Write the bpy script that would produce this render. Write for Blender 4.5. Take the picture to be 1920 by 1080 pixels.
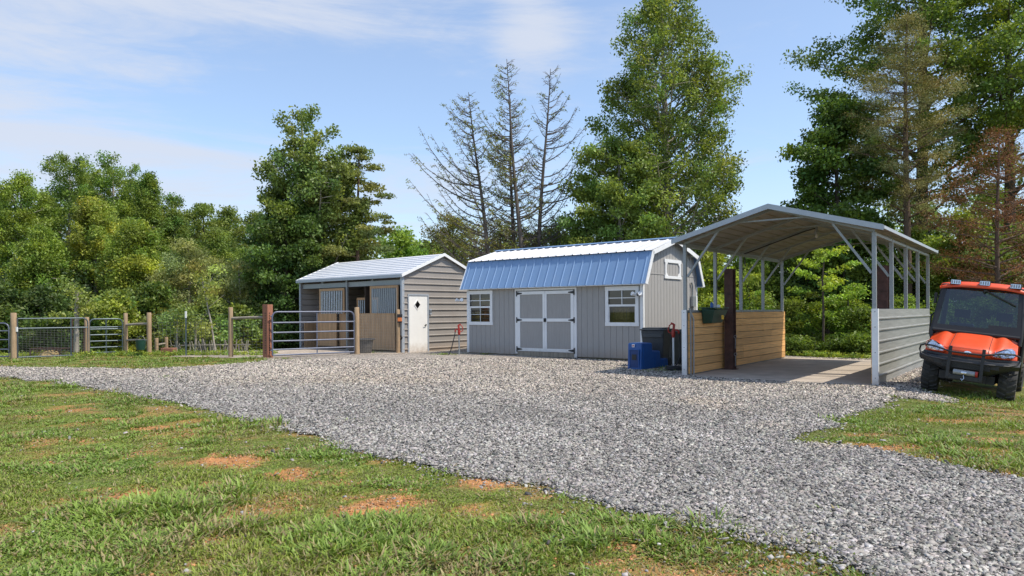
import bpy, bmesh, math, random
import numpy as np
from mathutils import Vector, Matrix
C = bpy.context.scene.collection
for o in list(bpy.data.objects): bpy.data.objects.remove(o)
sc = bpy.context.scene
PI = math.pi
# ------------------------------------------------ camera
EYE = 1.45; FPX = 1338.3; HOR = 584.1; ROLL = math.radians(.374)
cd = bpy.data.cameras.new('camera'); cam = bpy.data.objects.new('camera', cd); C.objects.link(cam)
cd.sensor_width = 36; cd.lens = FPX/1920*36; cd.shift_y = (HOR-540)/1920
cd.clip_start = .1; cd.clip_end = 3000
rc, rs = math.cos(ROLL), math.sin(ROLL)
cam.matrix_world = Matrix(((rc, rs, 0, 0), (0, 0, -1, 0), (-rs, rc, 0, EYE), (0, 0, 0, 1)))
sc.camera = cam
# ------------------------------------------------ sun, sky, exposure
ANG = .6525
NX = Vector((math.cos(ANG), -math.sin(ANG), 0)); DY = Vector((math.sin(ANG), math.cos(ANG), 0))
SUN = (NX*.604 + DY*.17 + Vector((0, 0, 1))).normalized()
elev = math.asin(SUN.z); azim = math.atan2(SUN.x, SUN.y)
sl = bpy.data.lights.new('sun', 'SUN'); so = bpy.data.objects.new('sun', sl); C.objects.link(so)
sl.energy = 3.9; sl.angle = math.radians(.53); sl.color = (1, .92, .79)
so.rotation_euler = SUN.to_track_quat('Z', 'Y').to_euler(); so.location = (10, -5, 30)
w = bpy.data.worlds.new('World'); sc.world = w; w.use_nodes = True
nt = w.node_tree; nt.nodes.clear()
def N(tree, t, **k):
    n = tree.nodes.new(t)
    for a, b in k.items():
        if a.startswith('i_'): n.inputs[int(a[2:]) if a[2:].isdigit() else a[2:].replace('_', ' ')].default_value = b
        else: setattr(n, a, b)
    return n
out = N(nt, 'ShaderNodeOutputWorld'); bg = N(nt, 'ShaderNodeBackground'); bg.inputs[1].default_value = .15
sky = N(nt, 'ShaderNodeTexSky'); sky.sky_type = 'NISHITA'; sky.sun_disc = False
sky.sun_elevation = elev; sky.sun_rotation = azim; sky.air_density = 1.0; sky.dust_density = 1.2; sky.ozone_density = 2.0; sky.altitude = 300
tc = N(nt, 'ShaderNodeTexCoord')
def noise(scale3, sc_, det, rough, dist=0, off=(0, 0, 0)):
    m = N(nt, 'ShaderNodeMapping'); m.inputs['Scale'].default_value = scale3; m.inputs['Location'].default_value = off
    m.inputs['Rotation'].default_value = (.0, .12, .0)
    nt.links.new(tc.outputs['Generated'], m.inputs[0])
    n = N(nt, 'ShaderNodeTexNoise'); n.inputs['Scale'].default_value = sc_; n.inputs['Detail'].default_value = det
    n.inputs['Roughness'].default_value = rough; n.inputs['Distortion'].default_value = dist
    nt.links.new(m.outputs[0], n.inputs['Vector']); return n.outputs['Fac']
def mth(op, a, b=None, clamp=False):
    n = N(nt, 'ShaderNodeMath'); n.operation = op; n.use_clamp = clamp
    for i, v in enumerate((a, b)):
        if v is None: continue
        if isinstance(v, (int, float)): n.inputs[i].default_value = v
        else: nt.links.new(v, n.inputs[i])
    return n.outputs[0]
def pdir(px, py): return Vector(((px-960)/FPX, 1, (HOR-py)/FPX)).normalized()
def blob(px, py, r, sx=1, sz=1):
    # a soft cloud bank around a compass direction and height
    d = pdir(px, py)
    m = N(nt, 'ShaderNodeVectorMath'); m.operation = 'SUBTRACT'; nt.links.new(tc.outputs['Generated'], m.inputs[0]); m.inputs[1].default_value = d
    s = N(nt, 'ShaderNodeVectorMath'); s.operation = 'MULTIPLY'; nt.links.new(m.outputs[0], s.inputs[0]); s.inputs[1].default_value = (1/sx, 1/sx, 1/sz)
    l = N(nt, 'ShaderNodeVectorMath'); l.operation = 'LENGTH'; nt.links.new(s.outputs[0], l.inputs[0])
    mr = N(nt, 'ShaderNodeMapRange'); mr.interpolation_type = 'SMOOTHSTEP'; nt.links.new(l.outputs['Value'], mr.inputs[0])
    mr.inputs[1].default_value = r; mr.inputs[2].default_value = 0; mr.inputs[3].default_value = 0; mr.inputs[4].default_value = 1
    return mr.outputs[0]
streak = noise((1, 1, 6.5), 2.1, 12, .66, .9, (3.1, 0, 1.7))
fine = noise((1, 1, 4), 6, 10, .68, 1.2)
cl = mth('ADD', mth('MULTIPLY', streak, 1.45), mth('MULTIPLY', fine, .55))
bl = None
for b, a in (((-60, 60, .42, 1.25, .7), .46), ((380, 10, .22, 1.6, .4), .30), ((20, 255, .22, 2.0, .12), .22), ((250, 270, .12, 2.5, .08), .2), ((1005, 55, .11, .8, 1.2), .48), ((700, 10, .2, 1.5, .5), .22), ((960, 120, .12, 1.5, .5), .12),
             ((150, 300, .3, 2.2, .35), -.05), ((1180, 90, .12, 1, 1), .12), ((420, 360, .22, 2, .4), .2), ((760, 350, .3, 2, .5), .12), ((1450, 360, .2, 1, .6), .2),
             ((520, 130, .22, 1.6, .7), -.32), ((330, 205, .1, 1.6, .5), -.12), ((1480, 120, .4, 1, 1), -.12)):
    t = mth('MULTIPLY', blob(*b), a)
    bl = t if bl is None else mth('ADD', bl, t)
sep = N(nt, 'ShaderNodeSeparateXYZ'); nt.links.new(tc.outputs['Generated'], sep.inputs[0])
cl = mth('ADD', cl, bl)
mr = N(nt, 'ShaderNodeMapRange'); mr.interpolation_type = 'SMOOTHSTEP'; nt.links.new(cl, mr.inputs[0])
mr.inputs[1].default_value = .95; mr.inputs[2].default_value = 1.62; mr.inputs[3].default_value = .2; mr.inputs[4].default_value = .9
# thin milky air low in the sky
lo = N(nt, 'ShaderNodeMapRange'); nt.links.new(sep.outputs[2], lo.inputs[0]); lo.inputs[1].default_value = 0.02; lo.inputs[2].default_value = .34; lo.inputs[3].default_value = .44; lo.inputs[4].default_value = 0; lo.interpolation_type = 'SMOOTHSTEP'
fac = mth('MAXIMUM', mr.outputs[0], lo.outputs[0])
mx = N(nt, 'ShaderNodeMix', data_type='RGBA'); nt.links.new(fac, mx.inputs[0])
sky2 = N(nt, 'ShaderNodeMix', data_type='RGBA'); sky2.blend_type = 'MULTIPLY'; sky2.inputs[0].default_value = 1; sky2.inputs[7].default_value = (1.13, 1.2, 1.24, 1)
nt.links.new(sky.outputs[0], sky2.inputs[6]); nt.links.new(sky2.outputs[2], mx.inputs[6])
mx.inputs[7].default_value = (3.75, 4.05, 4.7, 1)
nt.links.new(mx.outputs[2], bg.inputs[0]); nt.links.new(bg.outputs[0], out.inputs[0])
sc.view_settings.view_transform = 'Standard'; sc.view_settings.look = 'None'; sc.view_settings.gamma = 1
sc.view_settings.exposure = .32
sc.cycles.max_bounces = 6; sc.cycles.transparent_max_bounces = 12

# ------------------------------------------------ terrain height and picture-to-ground helpers
def sst(a, b, x):
    t = np.clip((x-a)/(b-a), 0, 1); return t*t*(3-2*t)
RX, RY = 7.109, 13.994
def g(x, y):
    x = np.asarray(x, float); y = np.asarray(y, float)
    z = -.06*sst(7, 14, y)*sst(-1, 5, x)
    n = (x-RX)*NX.x + (y-RY)*NX.y; d = (x-RX)*DY.x + (y-RY)*DY.y
    z = z - .125*sst(.9, 2.3, n)*sst(-4, -1, d)*(1-sst(6, 12, d))
    z = z - .07*sst(24.7, 26.3, y)*sst(-14, -11, x)*(1-sst(-2.6, -1.8, x))
    y0 = np.interp(x, [-40, -15, -12, -9, -5, 0, 8, 14], [26.6, 26.6, 28, 30, 36, 38, 32, 27])
    sl_ = np.interp(x, [-12, -4, 4, 10], [.12, .06, .03, .02])
    z = z - np.minimum(np.maximum(0, y-y0)*sl_, np.interp(x, [-10, 6], [3.4, 1.2]))
    return z
def G(x, y): return float(g(x, y))
def ray(px, py):
    u = px-960; v = HOR-py
    return Vector((u*rc+v*rs, FPX, v*rc-u*rs))/FPX
def P(px, py, h=0):
    r = ray(px, py); z = 0.; q = (0, 0)
    for _ in range(12):
        t = (z+h-EYE)/r.z; q = (r.x*t, t); z = G(*q)
    return q
def PY(px, py, Y):
    r = ray(px, py); return Vector((r.x*Y, Y, EYE+r.z*Y))
class Wall:
    # a vertical plane: origin, direction angle. w(px,py) gives (distance along, height)
    def __init__(s, x, y, ang, off=0):
        s.e = Vector((math.cos(ang), -math.sin(ang), 0)); s.d = Vector((math.sin(ang), math.cos(ang), 0)); s.o = Vector((x, y, 0))+s.d*off
    def __call__(s, px, py):
        r = ray(px, py); c = Vector((0, 0, EYE))
        t = (s.o-c).dot(s.d)/r.dot(s.d); p = c+r*t
        return (p-s.o).dot(s.e), p.z
rng = np.random.default_rng(7)
_T = rng.random((256, 256))
def vnoise(x, y):
    xi = np.floor(x).astype(int); yi = np.floor(y).astype(int); fx = x-xi; fy = y-yi
    fx = fx*fx*(3-2*fx); fy = fy*fy*(3-2*fy)
    a = _T[xi & 255, yi & 255]; b = _T[(xi+1) & 255, yi & 255]; c = _T[xi & 255, (yi+1) & 255]; d = _T[(xi+1) & 255, (yi+1) & 255]
    return (a*(1-fx)+b*fx)*(1-fy)+(c*(1-fx)+d*fx)*fy
def fbm(x, y, s=1, o=4):
    r = 0; a = .5; t = 0
    for i in range(o):
        r = r+a*vnoise(x*s+17.3*i, y*s+5.1*i); t += a; a *= .5; s *= 2.1
    return r/t
def inpoly(x, y, poly):
    x = np.asarray(x); y = np.asarray(y); r = np.zeros(x.shape, bool); n = len(poly)
    for i in range(n):
        x0, y0 = poly[i]; x1, y1 = poly[(i+1) % n]
        if y0 == y1: continue
        c = ((y0 > y) != (y1 > y)) & (x < (x1-x0)*(y-y0)/(y1-y0)+x0)
        r ^= c
    return r
# ------------------------------------------------ materials
def mat(name, col, rough=.6, metal=0, var=.12, vscale=6, stretch=(1, 1, 1), bump=0, bscale=60, tint=True, spec=.5, col2=None, coat=0, dirt=0, dirtcol=(.2, .15, .1), emit=None, splash=0):
    m = bpy.data.materials.new(name); m.use_nodes = True; t = m.node_tree; b = t.nodes['Principled BSDF']
    L = t.links.new
    tcn = N(t, 'ShaderNodeTexCoord'); mp = N(t, 'ShaderNodeMapping'); mp.inputs['Scale'].default_value = stretch; L(tcn.outputs['Object'], mp.inputs[0])
    nz = N(t, 'ShaderNodeTexNoise'); nz.inputs['Scale'].default_value = vscale; nz.inputs['Detail'].default_value = 6; nz.inputs['Roughness'].default_value = .6; L(mp.outputs[0], nz.inputs['Vector'])
    r = N(t, 'ShaderNodeMapRange'); L(nz.outputs['Fac'], r.inputs[0]); r.inputs[1].default_value = .3; r.inputs[2].default_value = .7
    if col2 is None: r.inputs[3].default_value = 1-var; r.inputs[4].default_value = 1+var
    mxn = N(t, 'ShaderNodeMix', data_type='RGBA')
    if col2 is not None:
        L(r.outputs[0], mxn.inputs[0]); mxn.inputs[6].default_value = (*col, 1); mxn.inputs[7].default_value = (*col2, 1)
    else:
        mxn.blend_type = 'MULTIPLY'; mxn.inputs[0].default_value = 1; mxn.inputs[6].default_value = (*col, 1); L(r.outputs[0], mxn.inputs[7])
    c = mxn.outputs[2]
    if tint:
        at = N(t, 'ShaderNodeAttribute', attribute_name='tint'); m2 = N(t, 'ShaderNodeMix', data_type='RGBA'); m2.blend_type = 'MULTIPLY'; m2.inputs[0].default_value = 1
        L(c, m2.inputs[6]); L(at.outputs['Fac'], m2.inputs[7]); c = m2.outputs[2]
    if dirt:
        n3 = N(t, 'ShaderNodeTexNoise'); n3.inputs['Scale'].default_value = 2.2; n3.inputs['Detail'].default_value = 8; n3.inputs['Roughness'].default_value = .7; L(tcn.outputs['Object'], n3.inputs['Vector'])
        r3 = N(t, 'ShaderNodeMapRange'); L(n3.outputs['Fac'], r3.inputs[0]); r3.inputs[1].default_value = .5; r3.inputs[2].default_value = .75; r3.inputs[4].default_value = dirt
        m3 = N(t, 'ShaderNodeMix', data_type='RGBA'); L(r3.outputs[0], m3.inputs[0]); L(c, m3.inputs[6]); m3.inputs[7].default_value = (*dirtcol, 1); c = m3.outputs[2]
    if splash:   # dried mud thrown up on the foot of a wall
        sx = N(t, 'ShaderNodeSeparateXYZ'); L(tcn.outputs['Object'], sx.inputs[0])
        r4 = N(t, 'ShaderNodeMapRange'); L(sx.outputs[2], r4.inputs[0]); r4.inputs[1].default_value = .5; r4.inputs[2].default_value = -.05; r4.inputs[3].default_value = 0; r4.inputs[4].default_value = 1
        n4 = N(t, 'ShaderNodeTexNoise'); n4.inputs['Scale'].default_value = 7; n4.inputs['Detail'].default_value = 8; n4.inputs['Roughness'].default_value = .75; L(tcn.outputs['Object'], n4.inputs['Vector'])
        m4 = N(t, 'ShaderNodeMath', operation='MULTIPLY'); L(r4.outputs[0], m4.inputs[0]); L(n4.outputs['Fac'], m4.inputs[1])
        r5 = N(t, 'ShaderNodeMapRange'); L(m4.outputs[0], r5.inputs[0]); r5.inputs[1].default_value = .12; r5.inputs[2].default_value = .6; r5.inputs[4].default_value = splash
        m5 = N(t, 'ShaderNodeMix', data_type='RGBA'); L(r5.outputs[0], m5.inputs[0]); L(c, m5.inputs[6]); m5.inputs[7].default_value = (.34, .24, .16, 1); c = m5.outputs[2]
    L(c, b.inputs['Base Color'])
    b.inputs['Roughness'].default_value = rough; b.inputs['Metallic'].default_value = metal; b.inputs['Specular IOR Level'].default_value = spec
    b.inputs['Coat Weight'].default_value = coat
    if bump:
        n2 = N(t, 'ShaderNodeTexNoise'); n2.inputs['Scale'].default_value = bscale; n2.inputs['Detail'].default_value = 5; L(mp.outputs[0], n2.inputs['Vector'])
        bp = N(t, 'ShaderNodeBump'); bp.inputs['Strength'].default_value = bump; bp.inputs['Distance'].default_value = .01; L(n2.outputs['Fac'], bp.inputs['Height']); L(bp.outputs[0], b.inputs['Normal'])
    if emit: b.inputs['Emission Color'].default_value = (*emit, 1); b.inputs['Emission Strength'].default_value = 1
    return m
def glassmat(name, tintc, gloss=.25):
    m = bpy.data.materials.new(name); m.use_nodes = True; t = m.node_tree; t.nodes.clear(); L = t.links.new
    o = N(t, 'ShaderNodeOutputMaterial'); mx_ = N(t, 'ShaderNodeMixShader'); tr = N(t, 'ShaderNodeBsdfTransparent'); gl = N(t, 'ShaderNodeBsdfGlossy'); gl.inputs['Roughness'].default_value = .02
    tr.inputs[0].default_value = (*tintc, 1); lw = N(t, 'ShaderNodeFresnel'); lw.inputs[0].default_value = 1.5
    a = N(t, 'ShaderNodeMath', operation='ADD'); a.inputs[1].default_value = gloss*.2; L(lw.outputs[0], a.inputs[0])
    L(a.outputs[0], mx_.inputs[0]); L(tr.outputs[0], mx_.inputs[1]); L(gl.outputs[0], mx_.inputs[2]); L(mx_.outputs[0], o.inputs[0]); return m
def leafmat(name, trans=.3, rough=.5):
    m = bpy.data.materials.new(name); m.use_nodes = True; t = m.node_tree; t.nodes.clear(); L = t.links.new
    o = N(t, 'ShaderNodeOutputMaterial'); b = N(t, 'ShaderNodeBsdfPrincipled'); b.inputs['Roughness'].default_value = rough; b.inputs['Specular IOR Level'].default_value = .35
    tr = N(t, 'ShaderNodeBsdfTranslucent'); mx_ = N(t, 'ShaderNodeMixShader'); mx_.inputs[0].default_value = trans
    at = N(t, 'ShaderNodeAttribute', attribute_name='leafcol'); hs = N(t, 'ShaderNodeMix', data_type='RGBA'); hs.blend_type = 'MULTIPLY'; hs.inputs[0].default_value = 1; hs.inputs[7].default_value = (1.5, 1.5, .8, 1)
    L(at.outputs['Color'], b.inputs['Base Color']); L(at.outputs['Color'], hs.inputs[6]); L(hs.outputs[2], tr.inputs[0])
    L(b.outputs[0], mx_.inputs[1]); L(tr.outputs[0], mx_.inputs[2]); L(mx_.outputs[0], o.inputs[0]); return m
M = {}
M['leaf'] = leafmat('leaf', .32); M['needle'] = leafmat('needle', .15, .6); M['blade'] = leafmat('blade', .25, .5)
M['bark'] = mat('bark', (.09, .07, .055), .9, var=.35, vscale=4, stretch=(3, 3, .6), bump=.8, bscale=20)
M['barkpale'] = mat('bark_pale', (.30, .27, .23), .85, var=.3, vscale=5, stretch=(2, 2, .6), bump=.4, bscale=20)
M['barkgrey'] = mat('bark_grey_brown', (.115, .095, .08), .9, var=.35, vscale=5, stretch=(3, 3, .5), bump=.5, bscale=22)
M['barkbrown'] = mat('bark_brown', (.13, .085, .06), .9, var=.35, vscale=5, stretch=(3, 3, .5), bump=.8, bscale=22)
M['white'] = mat('white_paint', (.78, .79, .80), .45, var=.04, vscale=3, dirt=.18, dirtcol=(.45, .42, .38), splash=.6)
M['whitedoor'] = mat('white_door_paint', (.80, .79, .76), .4, var=.03, vscale=2, dirt=.12, dirtcol=(.55, .48, .36), splash=.8)
M['galv'] = mat('galvanised_steel', (.30, .32, .335), .45, metal=.4, var=.12, vscale=25, dirt=.2, dirtcol=(.33, .33, .33))
M['galvtrim'] = mat('pale_steel_trim', (.40, .44, .49), .45, metal=.2, var=.06, vscale=5)
M['tanmetal'] = mat('taupe_metal_siding', (.31, .285, .265), .5, var=.05, vscale=1.5, dirt=.3, dirtcol=(.36, .34, .31), splash=.8)
M['graymetal'] = mat('grey_metal_siding', (.27, .272, .262), .42, var=.2, vscale=3, stretch=(.4, .4, 9), dirt=.35, dirtcol=(.27, .28, .26))
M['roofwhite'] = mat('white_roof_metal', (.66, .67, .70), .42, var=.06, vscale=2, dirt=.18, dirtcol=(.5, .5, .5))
M['roofsky'] = mat('sky_reflection_roof_metal', (.19, .31, .51), .4, var=.05, vscale=2.5, metal=0, dirt=.3, dirtcol=(.25, .34, .46), stretch=(3, .4, .4))  # unlit side of the shed roof: blue sky reflection put into the colour
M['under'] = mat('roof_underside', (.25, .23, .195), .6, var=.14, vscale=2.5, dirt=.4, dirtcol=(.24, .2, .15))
M['siding'] = mat('grey_wood_siding', (.335, .325, .315), .75, var=.06, vscale=8, stretch=(4, 4, .4), bump=.15, bscale=60, splash=.7, dirt=.25, dirtcol=(.27, .255, .24))
M['black'] = mat('black_iron', (.02, .02, .022), .5, var=.2)
M['bar'] = mat('bright_steel_bar', (.62, .68, .72), .4, metal=.2, var=.08)
M['shadewood'] = mat('shade_darkened_boards', (.055, .04, .03), .85, var=.3, vscale=5, stretch=(5, 5, .5))
M['dark'] = mat('dark_inside', (.035, .03, .028), .9)
M['plank'] = mat('yellow_pine_planks', (.74, .41, .15), .7, var=.28, vscale=3, stretch=(.35, .35, 14), bump=.2, bscale=20, dirt=.3, dirtcol=(.33, .2, .1))
M['wood'] = mat('brown_wood', (.42, .265, .145), .75, var=.25, vscale=4, stretch=(6, 6, .5), bump=.25, bscale=30)
M['woodgrey'] = mat('weathered_wood', (.27, .23, .18), .85, var=.25, vscale=4, stretch=(4, 4, .5), bump=.4, bscale=30)
M['post'] = mat('round_wood_post', (.36, .25, .15), .85, var=.3, vscale=5, stretch=(6, 6, .5), bump=.5, bscale=30, dirt=.5, dirtcol=(.2, .17, .11))
M['redpost'] = mat('reddish_square_post', (.30, .125, .075), .8, var=.2, vscale=5, stretch=(6, 6, .5), bump=.3, bscale=30)
M['gate'] = mat('grey_blue_gate_paint', (.12, .135, .19), .4, metal=.2, var=.15, vscale=9)
M['darkgate'] = mat('dark_green_gate_paint', (.09, .12, .14), .35, metal=.3, var=.15, vscale=9)
M['wire'] = mat('wire', (.17, .17, .16), .5, metal=.5)
M['concrete'] = mat('concrete', (.42, .36, .30), .9, var=.2, vscale=1.6, bump=.25, bscale=80, dirt=.5, dirtcol=(.24, .2, .17), tint=False)
M['rust'] = mat('rusty_steel', (.075, .035, .028), .7, var=.5, vscale=7, bump=.3, dirt=.6, dirtcol=(.12, .06, .045))
M['blue'] = mat('blue_plastic', (.012, .085, .30), .38, var=.1, vscale=5, dirt=.12, dirtcol=(.06, .12, .25))
M['binlight'] = mat('faded_bin_plastic', (.12, .125, .115), .5, var=.15, dirt=.4, dirtcol=(.2, .19, .17))
M['recess_shade'] = mat('painted_recess_shade', (.006, .04, .16), .5)
M['bin'] = mat('dark_bin_plastic', (.05, .055, .06), .45, var=.15, dirt=.35, dirtcol=(.10, .10, .10))
M['red'] = mat('red_hydrant_paint', (.38, .03, .02), .4, var=.15)
M['rubber'] = mat('tyre_rubber', (.035, .034, .032), .8, var=.3, vscale=12, dirt=.8, dirtcol=(.15, .125, .10))
M['trough'] = mat('black_rubber_trough', (.07, .068, .07), .7, var=.2, vscale=8, dirt=.5, dirtcol=(.18, .16, .14))
M['orange'] = mat('orange_body_paint', (.70, .072, .014), .42, var=.08, vscale=5, coat=.1, dirt=.4, dirtcol=(.50, .13, .06))
M['bumper'] = mat('black_bumper_plastic', (.022, .024, .028), .42, var=.15, dirt=.45, dirtcol=(.065, .06, .055))
M['chrome'] = mat('chrome', (.75, .76, .78), .12, metal=1, var=.05)
M['lens'] = glassmat('clear_lens', (.95, .95, .97), .3)
M['glass'] = glassmat('window_glass', (.55, .58, .58), .3)
M['windshield'] = glassmat('windshield_glass', (.20, .29, .36), .4)
M['hay'] = mat('hay', (.42, .30, .13), .95, var=.4, vscale=14, bump=1, bscale=50)
M['green'] = mat('dark_green_plastic', (.01, .05, .035), .4)
M['yellow'] = mat('yellow_strap', (.7, .42, .02), .6)
M['orangebits'] = mat('orange_sticker', (.7, .2, .05), .6)
M['bulb'] = mat('bulb_glass', (.7, .7, .68), .2)
M['emblemred'] = mat('red_mark', (.5, .04, .03), .5); M['emblemblue'] = mat('blue_mark', (.03, .12, .45), .4)
# ------------------------------------------------ mesh building
class MB:
    def __init__(s): s.v = []; s.f = []; s.t = []; s.sm = []; s.tint = 1.; s.M = Matrix()
    def add(s, vs, fs, smooth=False):
        n = len(s.v); s.v += [tuple(s.M @ Vector(p)) for p in vs]
        for f in fs: s.f.append([n+i for i in f]); s.t.append(s.tint); s.sm.append(smooth)
        return s
    def box(s, x0, x1, y0, y1, z0, z1):
        return s.add([(x0, y0, z0), (x1, y0, z0), (x1, y1, z0), (x0, y1, z0), (x0, y0, z1), (x1, y0, z1), (x1, y1, z1), (x0, y1, z1)],
                     [(0, 3, 2, 1), (4, 5, 6, 7), (0, 1, 5, 4), (1, 2, 6, 5), (2, 3, 7, 6), (3, 0, 4, 7)])
    def hexa(s, p): return s.add(p, [(0, 3, 2, 1), (4, 5, 6, 7), (0, 1, 5, 4), (1, 2, 6, 5), (2, 3, 7, 6), (3, 0, 4, 7)])
    def beam(s, a, b, w, h, up=(0, 0, 1)):
        a = Vector(a); b = Vector(b); d = (b-a).normalized(); u = Vector(up)
        if abs(d.dot(u)) > .97: u = Vector((0, 1, 0))
        r = d.cross(u).normalized(); u = r.cross(d)
        r = r*w/2; u = u*h/2
        return s.hexa([a-r-u, a+r-u, b+r-u, b-r-u, a-r+u, a+r+u, b+r+u, b-r+u])
    def tube(s, pts, rad, n=8, cap=True):
        pts = [Vector(p) for p in pts]; k = len(pts); rad = [rad]*k if isinstance(rad, (int, float)) else rad
        vs = []; prev = None
        for i, p in enumerate(pts):
            d = (pts[min(i+1, k-1)]-pts[max(i-1, 0)])
            if d.length < 1e-9: d = Vector((0, 0, 1))
            d.normalize()
            u = prev if prev is not None else (Vector((0, 0, 1)) if abs(d.z) < .9 else Vector((1, 0, 0)))
            u = (u-d*u.dot(d))
            if u.length < 1e-6: u = d.orthogonal()
            u.normalize(); prev = u; wv = d.cross(u)
            for j in range(n):
                a = 2*PI*j/n; vs.append(p+(u*math.cos(a)+wv*math.sin(a))*rad[i])
        fs = [(i*n+j, i*n+(j+1) % n, (i+1)*n+(j+1) % n, (i+1)*n+j) for i in range(k-1) for j in range(n)]
        if cap: fs += [tuple(range(n))[::-1], tuple((k-1)*n+j for j in range(n))]
        return s.add(vs, fs, True)
    def lathe(s, prof, n=20, axis='z', c=(0, 0, 0)):
        vs = []
        for r, z in prof:
            for j in range(n):
                a = 2*PI*j/n; x, y = r*math.cos(a), r*math.sin(a)
                p = {'z': (x, y, z), 'x': (z, x, y), 'y': (x, z, y)}[axis]
                vs.append((p[0]+c[0], p[1]+c[1], p[2]+c[2]))
        k = len(prof)
        fs = [(i*n+j, i*n+(j+1) % n, (i+1)*n+(j+1) % n, (i+1)*n+j) for i in range(k-1) for j in range(n)]
        return s.add(vs, fs, True)
    def prism(s, poly, fn, a, b):
        # poly of (u,v); fn(u,v,w) -> point; extruded from w=a to w=b
        n = len(poly); vs = [fn(u, v, a) for u, v in poly]+[fn(u, v, b) for u, v in poly]
        return s.add(vs, [tuple(range(n))[::-1], tuple(range(n, 2*n))]+[(i, (i+1) % n, n+(i+1) % n, n+i) for i in range(n)])
    def grid(s, rows, smooth=True, close=False):
        n = len(rows[0]); vs = [p for r in rows for p in r]
        m = n if close else n-1
        fs = [(i*n+j, i*n+(j+1) % n, (i+1)*n+(j+1) % n, (i+1)*n+j) for i in range(len(rows)-1) for j in range(m)]
        return s.add(vs, fs, smooth)
    def sheet(s, prof, lo, hi, fn):
        vs = []
        for (a, o) in prof: vs.append(fn(a, lo(a), o)); vs.append(fn(a, hi(a), o))
        return s.add(vs, [(2*i, 2*i+2, 2*i+3, 2*i+1) for i in range(len(prof)-1)])
    def build(s, name, m, parent=None, label=None, bevel=0, solid=0):
        me = bpy.data.meshes.new(name); me.from_pydata(s.v, [], s.f)
        me.polygons.foreach_set('use_smooth', s.sm)
        at = me.attributes.new('tint', 'FLOAT', 'FACE'); at.data.foreach_set('value', s.t)
        ms = m if isinstance(m, (list, tuple)) else [m]
        for q in ms: me.materials.append(M[q] if isinstance(q, str) else q)
        me.validate(); me.update()
        o = bpy.data.objects.new(name, me); C.objects.link(o)
        if parent: o.parent = parent
        if label: o['label'] = label
        if solid: md = o.modifiers.new('s', 'SOLIDIFY'); md.thickness = solid; md.offset = 0
        if bevel: md = o.modifiers.new('b', 'BEVEL'); md.width = bevel; md.segments = 2; md.limit_method = 'ANGLE'
        if any(s.sm) : 
            try: me.set_sharp_from_angle(angle=math.radians(50))
            except Exception: pass
        return o
def thing(name, label, cat, loc=(0, 0, 0), rot=0, group=None):
    o = bpy.data.objects.new(name, None); C.objects.link(o); o.location = loc
    o.rotation_euler = rot if isinstance(rot, (tuple, list)) else (0, 0, rot)
    o.empty_display_size = .1
    o['label'] = label; o['category'] = cat
    if group: o['group'] = group
    return o
def tag(o, label, cat, group=None, kind=None):
    if label: o['label'] = label
    if cat: o['category'] = cat
    if group: o['group'] = group
    if kind: o['kind'] = kind
    return o
def copy_tree(o, parent=None):
    c = o.copy(); C.objects.link(c); c.parent = parent
    for ch in [k for k in bpy.data.objects if k.parent == o]: copy_tree(ch, c)
    return c
def npmesh(name, V, F, m, cols=None, attr='leafcol', parent=None, smooth=False, tris=None):
    # V (n,3), F (m,4) quads
    me = bpy.data.meshes.new(name); nv = len(V); nf = len(F); k = F.shape[1]
    me.vertices.add(nv); me.vertices.foreach_set('co', np.ascontiguousarray(V, np.float32).ravel())
    me.loops.add(nf*k); me.loops.foreach_set('vertex_index', F.astype(np.int32).ravel())
    me.polygons.add(nf); me.polygons.foreach_set('loop_start', np.arange(0, nf*k, k, dtype=np.int32)); me.polygons.foreach_set('loop_total', np.full(nf, k, np.int32))
    if smooth: me.polygons.foreach_set('use_smooth', np.ones(nf, bool))
    if cols is not None:
        a = me.attributes.new(attr, 'FLOAT_COLOR', 'POINT'); a.data.foreach_set('color', np.ascontiguousarray(np.concatenate([cols, np.ones((nv, 1))], 1), np.float32).ravel())
    me.materials.append(M[m] if isinstance(m, str) else m); me.update(calc_edges=True)
    o = bpy.data.objects.new(name, me); C.objects.link(o)
    if parent: o.parent = parent
    return o
def ribs(a, b, sp, w, h, t=.35, phase=0):
    # profile from a to b with raised ribs each sp, width w, height h
    r = [(a, 0)]; x = a+phase
    while x+w < b:
        if x > a+.001: r += [(x, 0)]
        r += [(x+w*t, h), (x+w*(1-t), h), (x+w, 0)]; x += sp
    r.append((b, 0)); return r
# ================================================ GROUND
gpx = [(-300, 701), (0, 708), (100, 716), (200, 732), (300, 748), (400, 770), (500, 795), (600, 820), (700, 848), (800, 868), (870, 886), (960, 906), (1040, 912), (1130, 945), (1250, 970), (1350, 993), (1480, 1020), (1600, 1058), (1680, 1100), (1800, 1200), (2300, 1200), (2200, 965),
       (1920, 902), (1800, 880), (1700, 862), (1600, 842), (1540, 836), (1478, 828), (1482, 812), (1545, 800), (1562, 785), (1640, 765), (1668, 750), (1660, 742), (1700, 748), (1790, 757), (1798, 751), (1740, 738), (1730, 724), (1770, 704), (1780, 676), (1640, 668), (1480, 660), (1300, 652), (1000, 648), (880, 650), (750, 655), (668, 662), (510, 668), (500, 677), (400, 686), (270, 693), (150, 691), (0, 688), (-300, 685)]
GRAV = [P(*q) for q in gpx]
PAD = [P(*q) for q in ((322, 669), (380, 662), (500, 654.5), (540, 649), (600, 645), (760, 650), (748, 664), (668, 665), (505, 672), (430, 671))]
SLAB = [tuple((Vector((RX, RY, 0))+NX*a+DY*b).xy) for a, b in ((-4.0, -.12), (.0, -.12), (.0, 7.45), (-4.0, 7.45))]
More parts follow.
